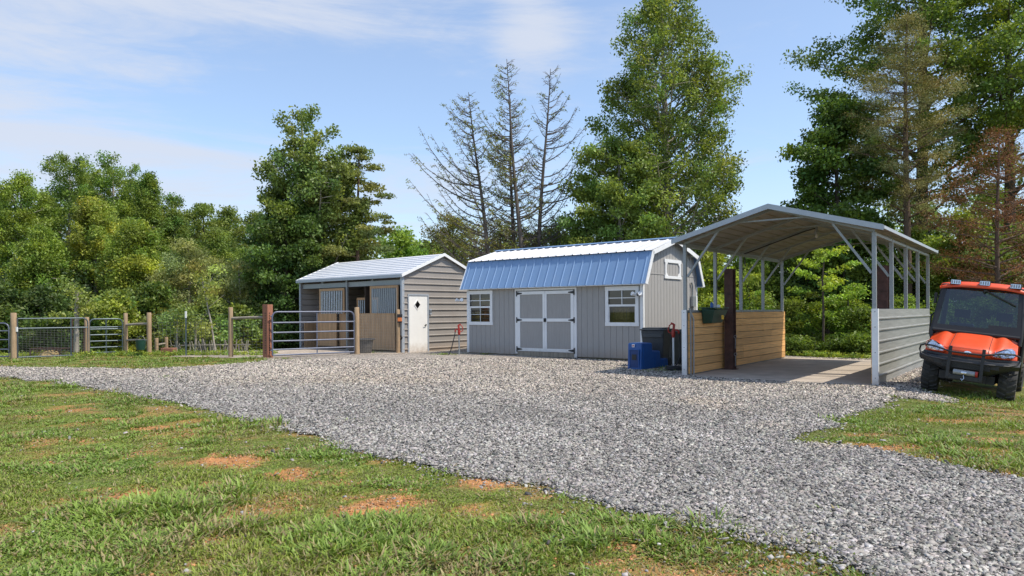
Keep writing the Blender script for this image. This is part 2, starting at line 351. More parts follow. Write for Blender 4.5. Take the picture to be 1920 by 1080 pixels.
SX, SY, SA, SL, SD = -1.5574, 24.984, .6689, 6.840, 3.767
sn = Vector((math.cos(SA), -math.sin(SA), 0)); sd_ = Vector((math.sin(SA), math.cos(SA), 0))
SHED = [tuple((Vector((SX, SY, 0))+sn*a+sd_*b).xy) for a, b in ((0, .03), (SL, .03), (SL, SD), (0, SD))]
BX, BY, BA, BL, BD = -3.894, 25.337, .7236, 6.53, 3.9
bn = Vector((math.cos(BA), -math.sin(BA), 0)); bd_ = Vector((math.sin(BA), math.cos(BA), 0))
BARN = [tuple(((Vector((BX, BY, 0))+bn*a+bd_*b)*1.05).xy) for a, b in ((-BL, .03), (0, .03), (0, BD), (-BL, BD))]
# bare soil: (px, py, half width px, half height px, strength)
SP = [(700, 948, 85, 22, 1.5), (650, 960, 40, 14, 1.2), (545, 890, 45, 9, 1), (440, 862, 60, 13, 1.1), (300, 802, 40, 7, 1), (205, 786, 26, 3.5, 1), (470, 966, 75, 12, .95), (400, 1010, 60, 14, .9), (220, 932, 60, 12, .9), (150, 768, 30, 4, .7), (365, 815, 40, 6, .8),
      (930, 905, 80, 14, 1.0), (1010, 915, 40, 10, .9), (870, 955, 90, 8, .7), (1150, 990, 35, 8, 1), (1190, 1018, 50, 12, 1.1), (1110, 1050, 60, 10, .8), (1180, 1070, 50, 12, .9), (990, 980, 40, 6, .7), (760, 1010, 90, 9, .5), (860, 1030, 60, 8, .5), (250, 980, 60, 8, .5),
      (1650, 842, 110, 8, .9), (1760, 862, 110, 8, 1), (1870, 892, 90, 9, 1), (1590, 835, 60, 6, .9), (1860, 828, 34, 6, 1), (1800, 790, 60, 4, .9), (1900, 812, 40, 5, .7), (1780, 845, 60, 4, .7), (1650, 815, 45, 4, .6), (1905, 777, 40, 4, .6), (1850, 846, 50, 4, .6), (1830, 760, 60, 6, .5),
      (15, 812, 25, 4, .6), (560, 938, 40, 6, .6), (640, 905, 40, 5, .5), (330, 870, 50, 6, .4), (90, 850, 40, 6, .5), (1350, 1040, 40, 7, .4), (700, 1060, 60, 9, .6)]
sp_ = []
for px, py, a, b, s in SP:
    x, y = P(px, py); x1, _ = P(px+a, py); _, y1 = P(px, py-b); sp_.append((x, y, abs(x1-x), abs(y1-y), s))
def soil(x, y):
    m = np.zeros_like(x)
    nn = fbm(x+3, y+9, 2.2, 4); n2 = fbm(x, y, 9, 2)
    for cx, cy, a, b, s in sp_:
        r = np.sqrt(((x-cx)/a)**2+((y-cy)/b)**2)
        m = np.maximum(m, (s if s > 1.3 else s*.98)*sst(1.35, .35, r+(nn-.5)*2.2+(n2-.5)*1.6))
    m = np.maximum(m, sst(.56, .72, nn)*.5)
    return np.clip(m, 0, 1)
def ax(segs):
    r = []
    for a, b, st in segs: r += list(np.arange(a, b, st))
    return np.array(r+[segs[-1][1]])
xs = ax([(-700, -100, 60), (-100, -30, 7), (-30, -17, .5), (-17, 13, .11), (13, 20, .5), (20, 100, 8), (100, 700, 60)])
ys = ax([(-300, -10, 50), (-10, 2.5, 1), (2.5, 16, .1), (16, 28, .25), (28, 60, 1), (60, 200, 10), (200, 1500, 130)])
X, Y = np.meshgrid(xs, ys); Z = g(X, Y)+(fbm(X, Y, .9, 3)-.5)*.05*(1-sst(12, 18, Y))+(fbm(X, Y, 6, 2)-.5)*.012
ing = inpoly(X, Y, GRAV); Z = np.where(ing | inpoly(X, Y, SLAB) | inpoly(X, Y, PAD), g(X, Y)-.03, Z)
so_ = soil(X, Y)
big = fbm(X, Y, .35, 3)
gr = np.stack([.125+.05*(big-.5), .170+.02*(big-.5), .036+0*big], -1); st = np.array([.13, .10, .05]); red = np.array([.45, .215, .085])*(.7+.6*fbm(X, Y, 5, 4))[..., None]+.05*(fbm(X, Y, 1.3, 3)-.5)[..., None]
f = sst(.35, .65, fbm(X, Y, 4, 3))[..., None]
gc = gr*(1-f*.55)+st*f*.55
gc = gc*(1-so_[..., None])+red*so_[..., None]
far = sst(24, 34, Y)[..., None]; gc = gc*(1-far)+np.array([.09, .10, .03])*far
idx = np.arange(X.size).reshape(X.shape)
F = np.stack([idx[:-1, :-1], idx[:-1, 1:], idx[1:, 1:], idx[1:, :-1]], -1).reshape(-1, 4)
def groundmat(name, attr, sc1, sc2, lo, hi, bump, bs):
    m = bpy.data.materials.new(name); m.use_nodes = True; t = m.node_tree; b = t.nodes['Principled BSDF']; L = t.links.new
    b.inputs['Roughness'].default_value = .95; b.inputs['Specular IOR Level'].default_value = .1
    a = N(t, 'ShaderNodeAttribute', attribute_name=attr); tcn = N(t, 'ShaderNodeTexCoord')
    n1 = N(t, 'ShaderNodeTexNoise'); n1.inputs['Scale'].default_value = sc1; n1.inputs['Detail'].default_value = 8; n1.inputs['Roughness'].default_value = .7; L(tcn.outputs['Object'], n1.inputs['Vector'])
    r = N(t, 'ShaderNodeMapRange'); L(n1.outputs['Fac'], r.inputs[0]); r.inputs[1].default_value = .3; r.inputs[2].default_value = .7; r.inputs[3].default_value = lo; r.inputs[4].default_value = hi
    mm = N(t, 'ShaderNodeMix', data_type='RGBA'); mm.blend_type = 'MULTIPLY'; mm.inputs[0].default_value = 1; L(a.outputs['Color'], mm.inputs[6]); L(r.outputs[0], mm.inputs[7]); L(mm.outputs[2], b.inputs['Base Color'])
    n2 = N(t, 'ShaderNodeTexNoise'); n2.inputs['Scale'].default_value = bs; n2.inputs['Detail'].default_value = 6; L(tcn.outputs['Object'], n2.inputs['Vector'])
    bp = N(t, 'ShaderNodeBump'); bp.inputs['Strength'].default_value = bump; bp.inputs['Distance'].default_value = .03; L(n2.outputs['Fac'], bp.inputs['Height']); L(bp.outputs[0], b.inputs['Normal'])
    return m
M['ground'] = groundmat('ground', 'leafcol', 14, 3, .6, 1.35, .8, 30)
o = npmesh('ground', np.stack([X, Y, Z], -1).reshape(-1, 3), F, 'ground', gc.reshape(-1, 3), smooth=True); o['kind'] = 'structure'
# gravel drive sheet
def gravmat():
    m = bpy.data.materials.new('gravel'); m.use_nodes = True; t = m.node_tree; b = t.nodes['Principled BSDF']; L = t.links.new
    b.inputs['Roughness'].default_value = .85; b.inputs['Specular IOR Level'].default_value = .3
    tcn = N(t, 'ShaderNodeTexCoord'); a = N(t, 'ShaderNodeAttribute', attribute_name='leafcol')
    v = N(t, 'ShaderNodeTexVoronoi'); v.inputs['Scale'].default_value = 36; v.inputs['Randomness'].default_value = 1; L(tcn.outputs['Object'], v.inputs['Vector'])
    bw = N(t, 'ShaderNodeSeparateColor'); L(v.outputs['Color'], bw.inputs[0])
    cr = N(t, 'ShaderNodeValToRGB'); L(bw.outputs[0], cr.inputs[0]); e = cr.color_ramp.elements
    e[0].position = 0; e[0].color = (.25, .25, .26, 1); e[1].position = 1; e[1].color = (1.4, 1.36, 1.3, 1)
    for p, c in ((.2, (.34, .35, .38)), (.5, (.8, .8, .81)), (.8, (1.15, 1.13, 1.1))):
        q = e.new(p); q.color = (*c, 1)
    mm = N(t, 'ShaderNodeMix', data_type='RGBA'); mm.blend_type = 'MULTIPLY'; mm.inputs[0].default_value = 1; L(a.outputs['Color'], mm.inputs[6]); L(cr.outputs[0], mm.inputs[7]); L(mm.outputs[2], b.inputs['Base Color'])
    ad = N(t, 'ShaderNodeMath', operation='MULTIPLY'); L(bw.outputs[1], ad.inputs[0]); ad.inputs[1].default_value = .6
    sb = N(t, 'ShaderNodeMath', operation='SUBTRACT'); L(ad.outputs[0], sb.inputs[0]); L(v.outputs['Distance'], sb.inputs[1])
    bp = N(t, 'ShaderNodeBump'); bp.inputs['Strength'].default_value = 1; bp.inputs['Distance'].default_value = .03; L(sb.outputs[0], bp.inputs['Height']); L(bp.outputs[0], b.inputs['Normal'])
    return m
M['gravel'] = gravmat()
DUST = [(720, 712, 140, 9, .7), (480, 712, 90, 8, .5), (1330, 757, 60, 10, .8), (1180, 690, 60, 8, .3), (640, 700, 200, 10, .5), (1450, 800, 60, 10, .4), (960, 730, 160, 12, .3), (1560, 838, 60, 6, .7), (860, 690, 150, 8, .3)]
du = []
for px, py, a, b, s in DUST:
    x, y = P(px, py); x1, _ = P(px+a, py); _, y1 = P(px, py-b); du.append((x, y, abs(x1-x), abs(y1-y), s))
def gravcol(x, y):
    n = fbm(x, y, .6, 4); n2 = fbm(x+40, y, 3, 3)
    warm = sst(9, 17, y+x*.35)[..., None]
    c = np.array([.325, .307, .286])*(1-warm)+np.array([.475, .42, .36])*warm
    for o_, w_ in ((0, .28), (1.75, .28)):   # faint wheel tracks, packed lighter
        d_ = (x+.55*y-6.6+o_)/1.14+.25*np.sin(y*.35); c = c*(1+.10*np.exp(-(d_/w_)**2)*(.4+n))[..., None]
    c = c*(1+(n-.5)*.35+(n2-.5)*.25)[..., None]
    m = np.zeros_like(x)
    for cx, cy, a, b, s in du:
        r = np.sqrt(((x-cx)/a)**2+((y-cy)/b)**2); m = np.maximum(m, s*sst(1.4, .2, r+(n2-.5)*1.2+(n-.5)))
    return c*(1-m[..., None]*.6)+np.array([.52, .43, .33])*m[..., None]*.6
def maskgrid(name, poly, m, st, dz, colf, kind='structure', jit=.25):
    p = np.array(poly); x0, y0 = p.min(0)-1; x1, y1 = p.max(0)+1
    x0 = max(x0, -22); x1 = min(x1, 20); y0 = max(y0, 3); y1 = min(y1, 34)
    xs = np.arange(x0, x1, st); ys = np.arange(y0, y1, st); X, Y = np.meshgrid(xs, ys)
    cx = X[:-1, :-1]+st/2; cy = Y[:-1, :-1]+st/2
    j = (fbm(cx, cy, 1.7, 4)-.5)*jit*2; j2 = (fbm(cx+50, cy, 1.7, 4)-.5)*jit*2
    k = inpoly(cx+j, cy+j2, poly)
    idx = np.arange(X.size).reshape(X.shape)
    F = np.stack([idx[:-1, :-1], idx[:-1, 1:], idx[1:, 1:], idx[1:, :-1]], -1)[k]
    Z = g(X, Y)+dz+(fbm(X, Y, .8, 2)-.5)*.02
    u, inv = np.unique(F, return_inverse=True)
    V = np.stack([X, Y, Z], -1).reshape(-1, 3)[u]; cc = colf(X, Y).reshape(-1, 3)[u]
    o = npmesh(name, V, inv.reshape(-1, 4), m, cc, smooth=True); o['kind'] = kind; return o
maskgrid('gravel_driveway', GRAV, 'gravel', .08, .004, gravcol)
def padcol(x, y):
    n = fbm(x, y, 2, 4)[..., None]; return np.array([.42, .36, .30])*(.75+.5*n)
maskgrid('dirt_yard', PAD, 'ground', .12, .012, padcol)
# loose stones on the drive
def stones(n, seed=3):
    r = np.random.default_rng(seed)
    y = 3.3*(22/3.3)**(r.random(n)**1.0); x = r.uniform(-.78, .80, n)*y
    j = (fbm(x, y, 1.7, 4)-.5)*.4; j2 = (fbm(x+50, y, 1.7, 4)-.5)*.4
    k = inpoly(x+j+r.standard_t(2.2, n)*.045, y+j2+r.standard_t(2.2, n)*.045, GRAV) & ~inpoly(x, y, SLAB) & ~inpoly(x, y, SHED) & ~inpoly(x, y, BARN)
    # some strays among the grass
    k |= (r.random(n) < .0004)
    x = x[k]; y = y[k]; n = len(x)
    s = (r.lognormal(0, .40, n)*.0073*(1+y*.035)).clip(.0035, .024)
    dims = np.stack([s*r.uniform(.9, 1.7, n), s*r.uniform(.55, 1, n), s*r.uniform(.18, .42, n)], -1)
    base = np.array([[-1, -1, -1], [1, -1, -1], [1, 1, -1], [-1, 1, -1], [-1, -1, 1], [1, -1, 1], [1, 1, 1], [-1, 1, 1]], float)
    V = base[None]*(1-.45*r.random((n, 8, 3)))*dims[:, None]
    a = r.uniform(0, 2*PI, n); tx = r.normal(0, .36, n); ty = r.normal(0, .36, n)
    ca, sa = np.cos(a), np.sin(a)
    # tilt
    vx, vy, vz = V[..., 0], V[..., 1], V[..., 2]
    c1, s1 = np.cos(tx)[:, None], np.sin(tx)[:, None]; vy, vz = vy*c1-vz*s1, vy*s1+vz*c1
    c2, s2 = np.cos(ty)[:, None], np.sin(ty)[:, None]; vx, vz = vx*c2+vz*s2, -vx*s2+vz*c2
    vx, vy = vx*ca[:, None]-vy*sa[:, None], vx*sa[:, None]+vy*ca[:, None]
    z0 = g(x, y)+.006+dims[:, 2]*.6+r.random(n)*.014
    V = np.stack([vx+x[:, None], vy+y[:, None], vz+z0[:, None]], -1)
    F = (np.array([(4, 5, 6, 7), (0, 1, 5, 4), (1, 2, 6, 5), (2, 3, 7, 6), (3, 0, 4, 7)])[None]+8*np.arange(n)[:, None, None])
    b = gravcol(x, y)
    t = r.choice([.27, .48, .72, .95, 1.15, 1.4], n, p=[.13, .16, .19, .22, .2, .1])*r.uniform(.85, 1.15, n)
    c = b*t[:, None]*np.where(t < .6, .0, 1)[:, None]+(t < .6)[:, None]*np.array([.28, .27, .26])*t[:, None]
    c *= r.uniform(.95, 1.05, (n, 3))
    col = np.repeat(c[:, None], 8, 1)
    return V.reshape(-1, 3), F.reshape(-1, 4), col.reshape(-1, 3)
mst = groundmat('stone', 'leafcol', 60, 3, .85, 1.15, .1, 90); mst.node_tree.nodes['Principled BSDF'].inputs['Specular IOR Level'].default_value = .2; mst.node_tree.nodes['Principled BSDF'].inputs['Roughness'].default_value = .7
M['stone'] = mst
V, F, c = stones(1000000)
o = npmesh('gravel', V, F, 'stone', c); tag(o, 'loose grey crushed stone covering the driveway', 'gravel', kind='stuff')
# crumbs of red clay, dead stems and pebbles on the bare spots
r = np.random.default_rng(12); n = 260000
y = 3.2*(14/3.2)**r.random(n); x = r.uniform(-.8, .8, n)*y; k = (soil(x, y) > .35+.4*r.random(n)) & ~inpoly(x, y, GRAV) & ~inpoly(x, y, SLAB)
x = x[k]; y = y[k]; n = len(x); s = r.lognormal(0, .6, n)*.0026*(1+y*.04); s = s.clip(.0012, .011)
st_ = r.random(n) < .3
base = np.array([[-1, -1, -1], [1, -1, -1], [1, 1, -1], [-1, 1, -1], [-1, -1, 1], [1, -1, 1], [1, 1, 1], [-1, 1, 1]], float)
dims = np.stack([s*np.where(st_, r.uniform(2.5, 7, n), 1.3), s*np.where(st_, .3, 1), s*np.where(st_, .3, .8)], -1)
V = base[None]*(1-.5*r.random((n, 8, 3)))*dims[:, None]; a = r.uniform(0, 2*PI, n)[:, None]
V = np.stack([V[..., 0]*np.cos(a)-V[..., 1]*np.sin(a)+x[:, None], V[..., 0]*np.sin(a)+V[..., 1]*np.cos(a)+y[:, None], V[..., 2]+(g(x, y)+(fbm(x, y, .9, 3)-.5)*.05*(1-sst(12, 18, y)))[:, None]+dims[:, 2:3]*.6], -1)
F = (np.array([(4, 5, 6, 7), (0, 1, 5, 4), (1, 2, 6, 5), (2, 3, 7, 6), (3, 0, 4, 7)])[None]+8*np.arange(n)[:, None, None]).reshape(-1, 4)
c = np.where(st_[:, None], np.array([.42, .34, .2]), np.array([.45, .22, .10]))*r.uniform(.45, 1.25, (n, 1)); c = np.where((r.random(n) < .04)[:, None], np.array([.3, .3, .3]), c)
o = npmesh('soil_crumbs', V.reshape(-1, 3), F, 'stone', np.repeat(c[:, None], 8, 1).reshape(-1, 3)); tag(o, 'reddish clay crumbs and dead stems on the bare lawn spots', 'soil crumbs', kind='stuff')
# grass blades
TUFT = [P(*q) for q in ((1160, 692), (1180, 697), (1262, 697), (1285, 690), (1285, 680), (1250, 686), (1240, 690), (1180, 689))]
def blades(ncl, per, seed=5):
    r = np.random.default_rng(seed)
    y = 3.2*(27/3.2)**(r.random(ncl)**1.0); x = r.uniform(-.80, .80, ncl)*y
    big = fbm(x, y, .9, 3); cn = r.random(ncl)
    # extra around the mounting block and building feet
    tx = []
    for q, nn, sg in (((1215, 694), 160, .3), ((1262, 692), 120, .3), ((1172, 692), 40, .15), ((1880, 762), 200, .5), ((1800, 765), 120, .4), ((1850, 745), 150, .4), ((700, 661), 60, .4), ((850, 664), 40, .3), ((905, 664), 10, .3), ((1125, 675), 6, .06), ((1165, 690), 14, .2), ((500, 675), 50, .5), ((410, 673), 60, .6), ((280, 668), 60, .7), ((150, 670), 60, .8), ((60, 672), 40, .5)):
        p = P(*q); tx.append(np.array(p)[None]+r.normal(0, sg, (nn, 2)))
    ex = np.concatenate(tx)
    in_g = inpoly(x+(fbm(x, y, 1.7, 4)-.5)*.4+r.normal(0, .07, ncl), y+(fbm(x+50, y, 1.7, 4)-.5)*.4+r.normal(0, .07, ncl), GRAV)
    k = ~in_g & ~inpoly(x, y, SLAB) & ~inpoly(x, y, PAD) & ~inpoly(x, y, SHED) & ~inpoly(x, y, BARN)
    k &= ~((y > 13.5) & (x > 1))
    sl_v = soil(x, y); k &= r.random(ncl) > sl_v*1.02
    k |= in_g & (r.random(ncl) < .0015)
    x = np.concatenate([x[k], ex[:, 0]]); y = np.concatenate([y[k], ex[:, 1]]); n = len(x)
    sc_ = r.lognormal(0, .3, n)*(.55+.75*sst(.35, .7, fbm(x, y, 1.1, 3)))*(1-.45*soil(x, y))
    coarse = (fbm(x+9, y+4, 1.5, 3)+r.normal(0, .08, n)) > .58
    hue = fbm(x+70, y+30, .8, 3)
    rep = np.repeat(np.arange(n), per); m = len(rep)
    sp = np.where(coarse, .05, .07)[rep]*(1+y[rep]*.03)
    bx = x[rep]+r.normal(0, 1, m)*sp; by = y[rep]+r.normal(0, 1, m)*sp
    s = sc_[rep]*r.uniform(.5, 1.25, m)*np.where(coarse, 1.35, .8)[rep]
    Lh = .034*s*(1+y[rep]*.012); wd = np.where(coarse, .0046, .0028)[rep]*r.uniform(.7, 1.3, m)*(1+y[rep]*.07)
    az = np.arctan2(by-y[rep], bx-x[rep])+r.normal(0, .7, m); lean = r.uniform(.25, 1.5, m)
    dx, dy = np.cos(az), np.sin(az); px, py = -dy, dx
    z0 = g(bx, by)-.004+(fbm(bx, by, .9, 3)-.5)*.05*(1-sst(12, 18, by))*np.where(inpoly(bx, by, GRAV), 0, 1)
    def pt(f, side, wmul):
        out = Lh*lean*f**1.6; up = Lh*(f-.28*lean*f*f)
        return np.stack([bx+dx*out+px*side*wd*wmul, by+dy*out+py*side*wd*wmul, z0+np.maximum(up, .002)], -1)
    V = np.stack([pt(0, -1, 1), pt(0, 1, 1), pt(.55, -1, 1.05), pt(.55, 1, 1.05), pt(1, -1, .18), pt(1, 1, .18)], 1)
    F = np.array([(0, 1, 3, 2), (2, 3, 5, 4)])[None]+6*np.arange(m)[:, None, None]
    h = hue[rep][:, None]+r.normal(0, .1, (m, 1))
    c = np.array([.165, .23, .035])*(1-h)+np.array([.29, .34, .055])*h
    c = np.where(coarse[rep][:, None], c*np.array([.85, 1.0, 1.15]), c)
    dry = (r.random(m) < .15+.25*sst(.45, .7, fbm(bx, by, 1.3, 3))+.5*soil(x, y)[rep])[:, None]
    c = np.where(dry, np.array([.33, .27, .13])*r.uniform(.6, 1.2, (m, 1)), c*r.uniform(.65, 1.3, (m, 1)))
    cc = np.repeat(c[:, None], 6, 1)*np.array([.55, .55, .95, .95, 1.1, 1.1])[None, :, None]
    return V.reshape(-1, 3), F.reshape(-1, 4), cc.reshape(-1, 3)
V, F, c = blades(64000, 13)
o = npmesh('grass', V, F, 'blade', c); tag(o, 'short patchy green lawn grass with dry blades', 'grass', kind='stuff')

# ================================================ SHED
shed = thing('storage_shed', 'grey gambrel shed with lower roof tinted by sky reflection and white double doors', 'shed', (SX, SY, 0), -SA)
SW = Wall(SX, SY, SA)
ZE, ZB, ZR, YB, OH = 2.231, 3.204, 3.673, .27, .186
Z0 = .035
def roofz(a):
    a = min(a, SD-a)
    if a <= YB: return ZE+(ZB-ZE)*(a+OH)/(YB+OH)
    return ZB+(ZR-ZB)*(a-YB)/(SD/2-YB)
wl = (SW(881.5, 560)[0], SW(919.5, 560)[0]); wr = (SW(1141, 560)[0], SW(1192, 560)[0])
wz0, wz1 = 1.106, 2.055
mb = MB()
def fpiece(a, b, z0, z1, y=0):
    ph = (-a) % .205
    mb.sheet(ribs(a, b, .205, .022, -.012, phase=ph), lambda q: z0, lambda q: z1, lambda q, t, o: (q, y-o, t))
dx0, dx1 = SW(971.5, 600)[0], SW(1077, 600)[0]
for a, b in ((0, wl[0]), (wl[1], wr[0]), (wr[1], SL)): fpiece(a, b, Z0, ZE-.02)
for a, b in (wl, wr): fpiece(a, b, Z0, wz0); fpiece(a, b, wz1, ZE-.02)
for x in (0, SL):
    pr = ribs(0, SD, .205, .022, -.012, phase=.1); pr = sorted(pr+[(YB, 0), (SD/2, 0), (SD-YB, 0)])
    sg = 1 if x else -1
    mb.sheet(pr, lambda q: Z0, lambda q: roofz(q)-.05, lambda q, t, o: (x+sg*o, q, t))
mb.sheet([(0, 0), (SL, 0)], lambda q: Z0, lambda q: ZE, lambda q, t, o: (q, SD, t))
mb.build('wall', 'siding', shed)
MB().box(.02, SL-.02, .03, SD-.03, Z0-.02, Z0+.03).build('floor', 'woodgrey', shed)
for y in (.12, SD/2, SD-.25): MB().box(.05, SL-.05, y, y+.12, -.12, Z0-.025).build('skid', 'woodgrey', shed)
mb = MB()   # gable seam strip
mb.box(SL+.003, SL+.012, .05, SD-.05, 2.54, 2.562)
mb.build('siding_seam', 'siding', shed)
def slope(p0, p1, x0, x1, sp, h, w, phase=0):
    p0 = Vector(p0); p1 = Vector(p1); d = p1-p0; nrm = Vector((0, -d.z, d.y)).normalized()
    if nrm.z < 0: nrm = -nrm
    m = MB(); m.sheet(ribs(x0, x1, sp, w, h, .3, phase), lambda q: 0, lambda q: 1, lambda q, t, o: tuple(Vector((q, 0, 0))+p0+d*t+nrm*o)); return m
xa, xb = -OH, SL+OH
lf = ((0, -OH, ZE), (0, YB, ZB)); uf = ((0, YB-.06, ZB-.005), (0, SD/2, ZR)); ub = ((0, SD-YB+.06, ZB-.005), (0, SD/2, ZR)); lb = ((0, SD+OH, ZE), (0, SD-YB, ZB))
slope(*lf, xa, xb, .315, .022, .045, .12).build('lower_roof', 'roofsky', shed)
slope(*lb, xa, xb, .315, .022, .045, .12).build('lower_roof', 'roofsky', shed)
slope((0, YB-.07, ZB+.012), (0, SD/2, ZR+.012), xa, xb, .315, .024, .06, .02).build('upper_roof', 'roofwhite', shed)  # same roof metal as below; white stands for its sunlit glare
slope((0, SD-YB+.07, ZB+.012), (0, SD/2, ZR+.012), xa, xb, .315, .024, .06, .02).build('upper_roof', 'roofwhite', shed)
mb = MB(); mb.grid([[(x, SD/2-.14, ZR+.012), (x, SD/2-.13, ZR+.03), (x, SD/2, ZR+.062), (x, SD/2+.13, ZR+.03), (x, SD/2+.14, ZR+.012)] for x in (xa-.01, xb+.01)], smooth=False); mb.build('ridge_cap', 'roofsky', shed, solid=.004)
pts = [(-OH, ZE), (YB, ZB), (SD/2, ZR), (SD-YB, ZB), (SD+OH, ZE)]
for x in (xa-.012, xb-.012):   # rake boards
    mb = MB()
    for i in range(4):
        (ya, za), (yb, zb) = pts[i], pts[i+1]
        d = Vector((0, yb-ya, zb-za)).normalized(); nn = Vector((0, -d.z, d.y)); nn = nn if nn.z > 0 else -nn
        if i in (0, 3): nn = Vector((0, -1 if i == 0 else 1, .15)).normalized()
        a = Vector((0, ya, za)); b = Vector((0, yb, zb)); w_ = .12
        mb.hexa([(x, *(a-nn*w_).yz), (x+.024, *(a-nn*w_).yz), (x+.024, *(b-nn*w_).yz), (x, *(b-nn*w_).yz), (x, *(a+nn*.012).yz), (x+.024, *(a+nn*.012).yz), (x+.024, *(b+nn*.012).yz), (x, *(b+nn*.012).yz)])
    mb.build('rake_trim', 'white', shed)
MB().box(xa, xb, -OH+.005, -.002, ZE-.02, ZE-.003).build('soffit', 'white', shed); MB().box(xa, xb, SD+.002, SD+OH, ZE-.02, ZE-.003).build('soffit', 'white', shed)
mb = MB()
for x0, x1, y0, y1 in ((-.012, .085, -.02, -.001), (SL-.085, SL+.012, -.02, -.001), (SL+.001, SL+.012, -.02, .08), (SL+.001, SL+.012, SD-.08, SD+.01)): MB().box(x0, x1, y0, y1, Z0, ZE-.022).build('corner_trim', 'white', shed)
def window(a, b, full):
    # frame > pane, muntins
    m = MB(); m.box(a-.11, b+.11, -.03, -.003, wz1, wz1+.12); m.box(a-.11, b+.11, -.03, -.003, wz0-.11, wz0)
    m.box(a-.10, a, -.028, -.003, wz0, wz1); m.box(b, b+.10, -.028, -.003, wz0, wz1)
    f_ = m.build('window', 'white', shed)
    zm = (wz0+wz1)/2+.03
    m = MB(); m.box(a, b, -.012, .012, zm-.03, zm+.03); m.box(a, a+.03, -.01, .01, wz0, zm-.03); m.box(b-.03, b, -.01, .01, wz0, zm-.03)
    c_ = (a+b)/2; zq = (zm+wz1)/2
    m.box(c_-.012, c_+.012, -.008, .008, zm+.03, wz1); m.box(a, c_-.013, -.008, .008, zq-.012, zq+.012); m.box(c_+.013, b, -.008, .008, zq-.012, zq+.012)
    if full: zq = (zm+wz0)/2; m.box(c_-.008, c_+.008, .0, .012, wz0, zm-.03); m.box(a+.03, c_-.009, .0, .012, zq-.008, zq+.008); m.box(c_+.009, b-.03, .0, .012, zq-.008, zq+.008)
    m.build('sash', 'white', f_)
    m = MB(); m.add([(a, .016, wz0), (b, .016, wz0), (b, .016, wz1), (a, .016, wz1)], [(0, 1, 2, 3)]); m.build('pane', 'glass', f_)
window(*wl, True); window(*wr, False)
# double doors
dm = (dx0+dx1)/2; dz0, dz1, dzm = .155, 2.10, 1.17
for k, (a, b) in enumerate(((dx0, dm-.004), (dm+.004, dx1))):
    m = MB(); m.sheet(ribs(a, b, .1, .012, -.006, phase=.05), lambda q: dz0, lambda q: dz1, lambda q, t, o: (q, -.022-o, t))
    m.add([(a, -.02, dz0), (b, -.02, dz0), (b, -.02, dz1), (a, -.02, dz1)], [(0, 1, 2, 3)])
    dr = m.build('door', 'siding', shed)
    m = MB(); tw = .10
    m.box(a, a+tw*(1.1 if k == 0 else .75), -.045, -.024, dz0, dz1); m.box(b-tw*(.75 if k == 0 else 1.1), b, -.045, -.024, dz0, dz1)
    a2, b2 = a+tw*(1.1 if k == 0 else .75), b-tw*(.75 if k == 0 else 1.1)
    for z in (dz0, dzm-.05, dz1-tw): m.box(a2, b2, -.043, -.024, z, z+tw)
    m.build('door_trim', 'white', dr)
    for z in (dz0+.06, dzm, dz1-.06):
        m = MB(); hx = a-.02 if k == 0 else b+.02; sg = 1 if k == 0 else -1
        m.box(hx-.02, hx+.02, -.056, -.046, z-.09, z+.09)
        m.add([(hx, -.052, z-.05), (hx+sg*.22, -.052, z-.012), (hx+sg*.22, -.052, z+.012), (hx, -.052, z+.05), (hx, -.0465, z-.05), (hx+sg*.22, -.0465, z-.012), (hx+sg*.22, -.0465, z+.012), (hx, -.0465, z+.05)], [(0, 1, 2, 3), (4, 5, 6, 7), (0, 1, 5, 4), (3, 2, 6, 7)])
        m.build('hinge', 'black', dr)
m = MB(); m.box(dm-.02, dm+.06, -.075, -.046, dzm-.06, dzm+.06); m.box(dm+.0, dm+.03, -.09, -.075, dzm-.02, dzm+.03); m.build('latch', 'black', shed)
m = MB(); m.box(dx0-.10, dx0-.005, -.035, -.002, Z0+.03, dz1+.03); m.box(dx1+.005, dx1+.10, -.035, -.002, Z0-.03, dz1+.03); m.box(dx0-.10, dx1+.10, -.035, -.002, dz1+.032, dz1+.09); m.build('door_casing', 'white', shed)
m = MB(); m.box(dx0-.005, dx1+.005, -.04, -.003, Z0-.04, dz0-.012); m.build('threshold', 'woodgrey', shed)
# loft hatch on the gable
HW = Wall(*( (Vector((SX, SY, 0))+sn*SL).xy), SA-PI/2)
def gab(px, py):   # picture -> (depth along gable, height)
    r = ray(px, py); o_ = Vector((SX, SY, 0))+sn*SL; t = (o_-Vector((0, 0, EYE))).dot(sn)/r.dot(sn); p = Vector((0, 0, EYE))+r*t; return (p-o_).dot(sd_), p.z
y0, _ = gab(1246, 505); y1, _ = gab(1275, 505); z1 = gab(1246, 485.5)[1]; z0 = gab(1246, 522)[1]
m = MB(); xx = SL+.002; c_ = .10
m.box(xx, xx+.03, y0-.04, y1+.04, z1-.10, z1); m.box(xx, xx+.035, y0-.04, y1+.04, z0, z0+.09); m.box(xx, xx+.03, y0, y0+.09, z0+.09, z1-.10); m.box(xx, xx+.03, y1-.09, y1, z0+.09, z1-.10)
for (u, v, du_, dv) in ((y0+.09, z0+.09, 1, 1), (y1-.09, z0+.09, -1, 1), (y0+.09, z1-.10, 1, -1), (y1-.09, z1-.10, -1, -1)):
    m.prism([(u, v), (u+du_*c_, v), (u, v+dv*c_)], lambda a, b, w_: (w_, a, b), xx, xx+.028)
m.build('hatch_trim', 'white', shed)
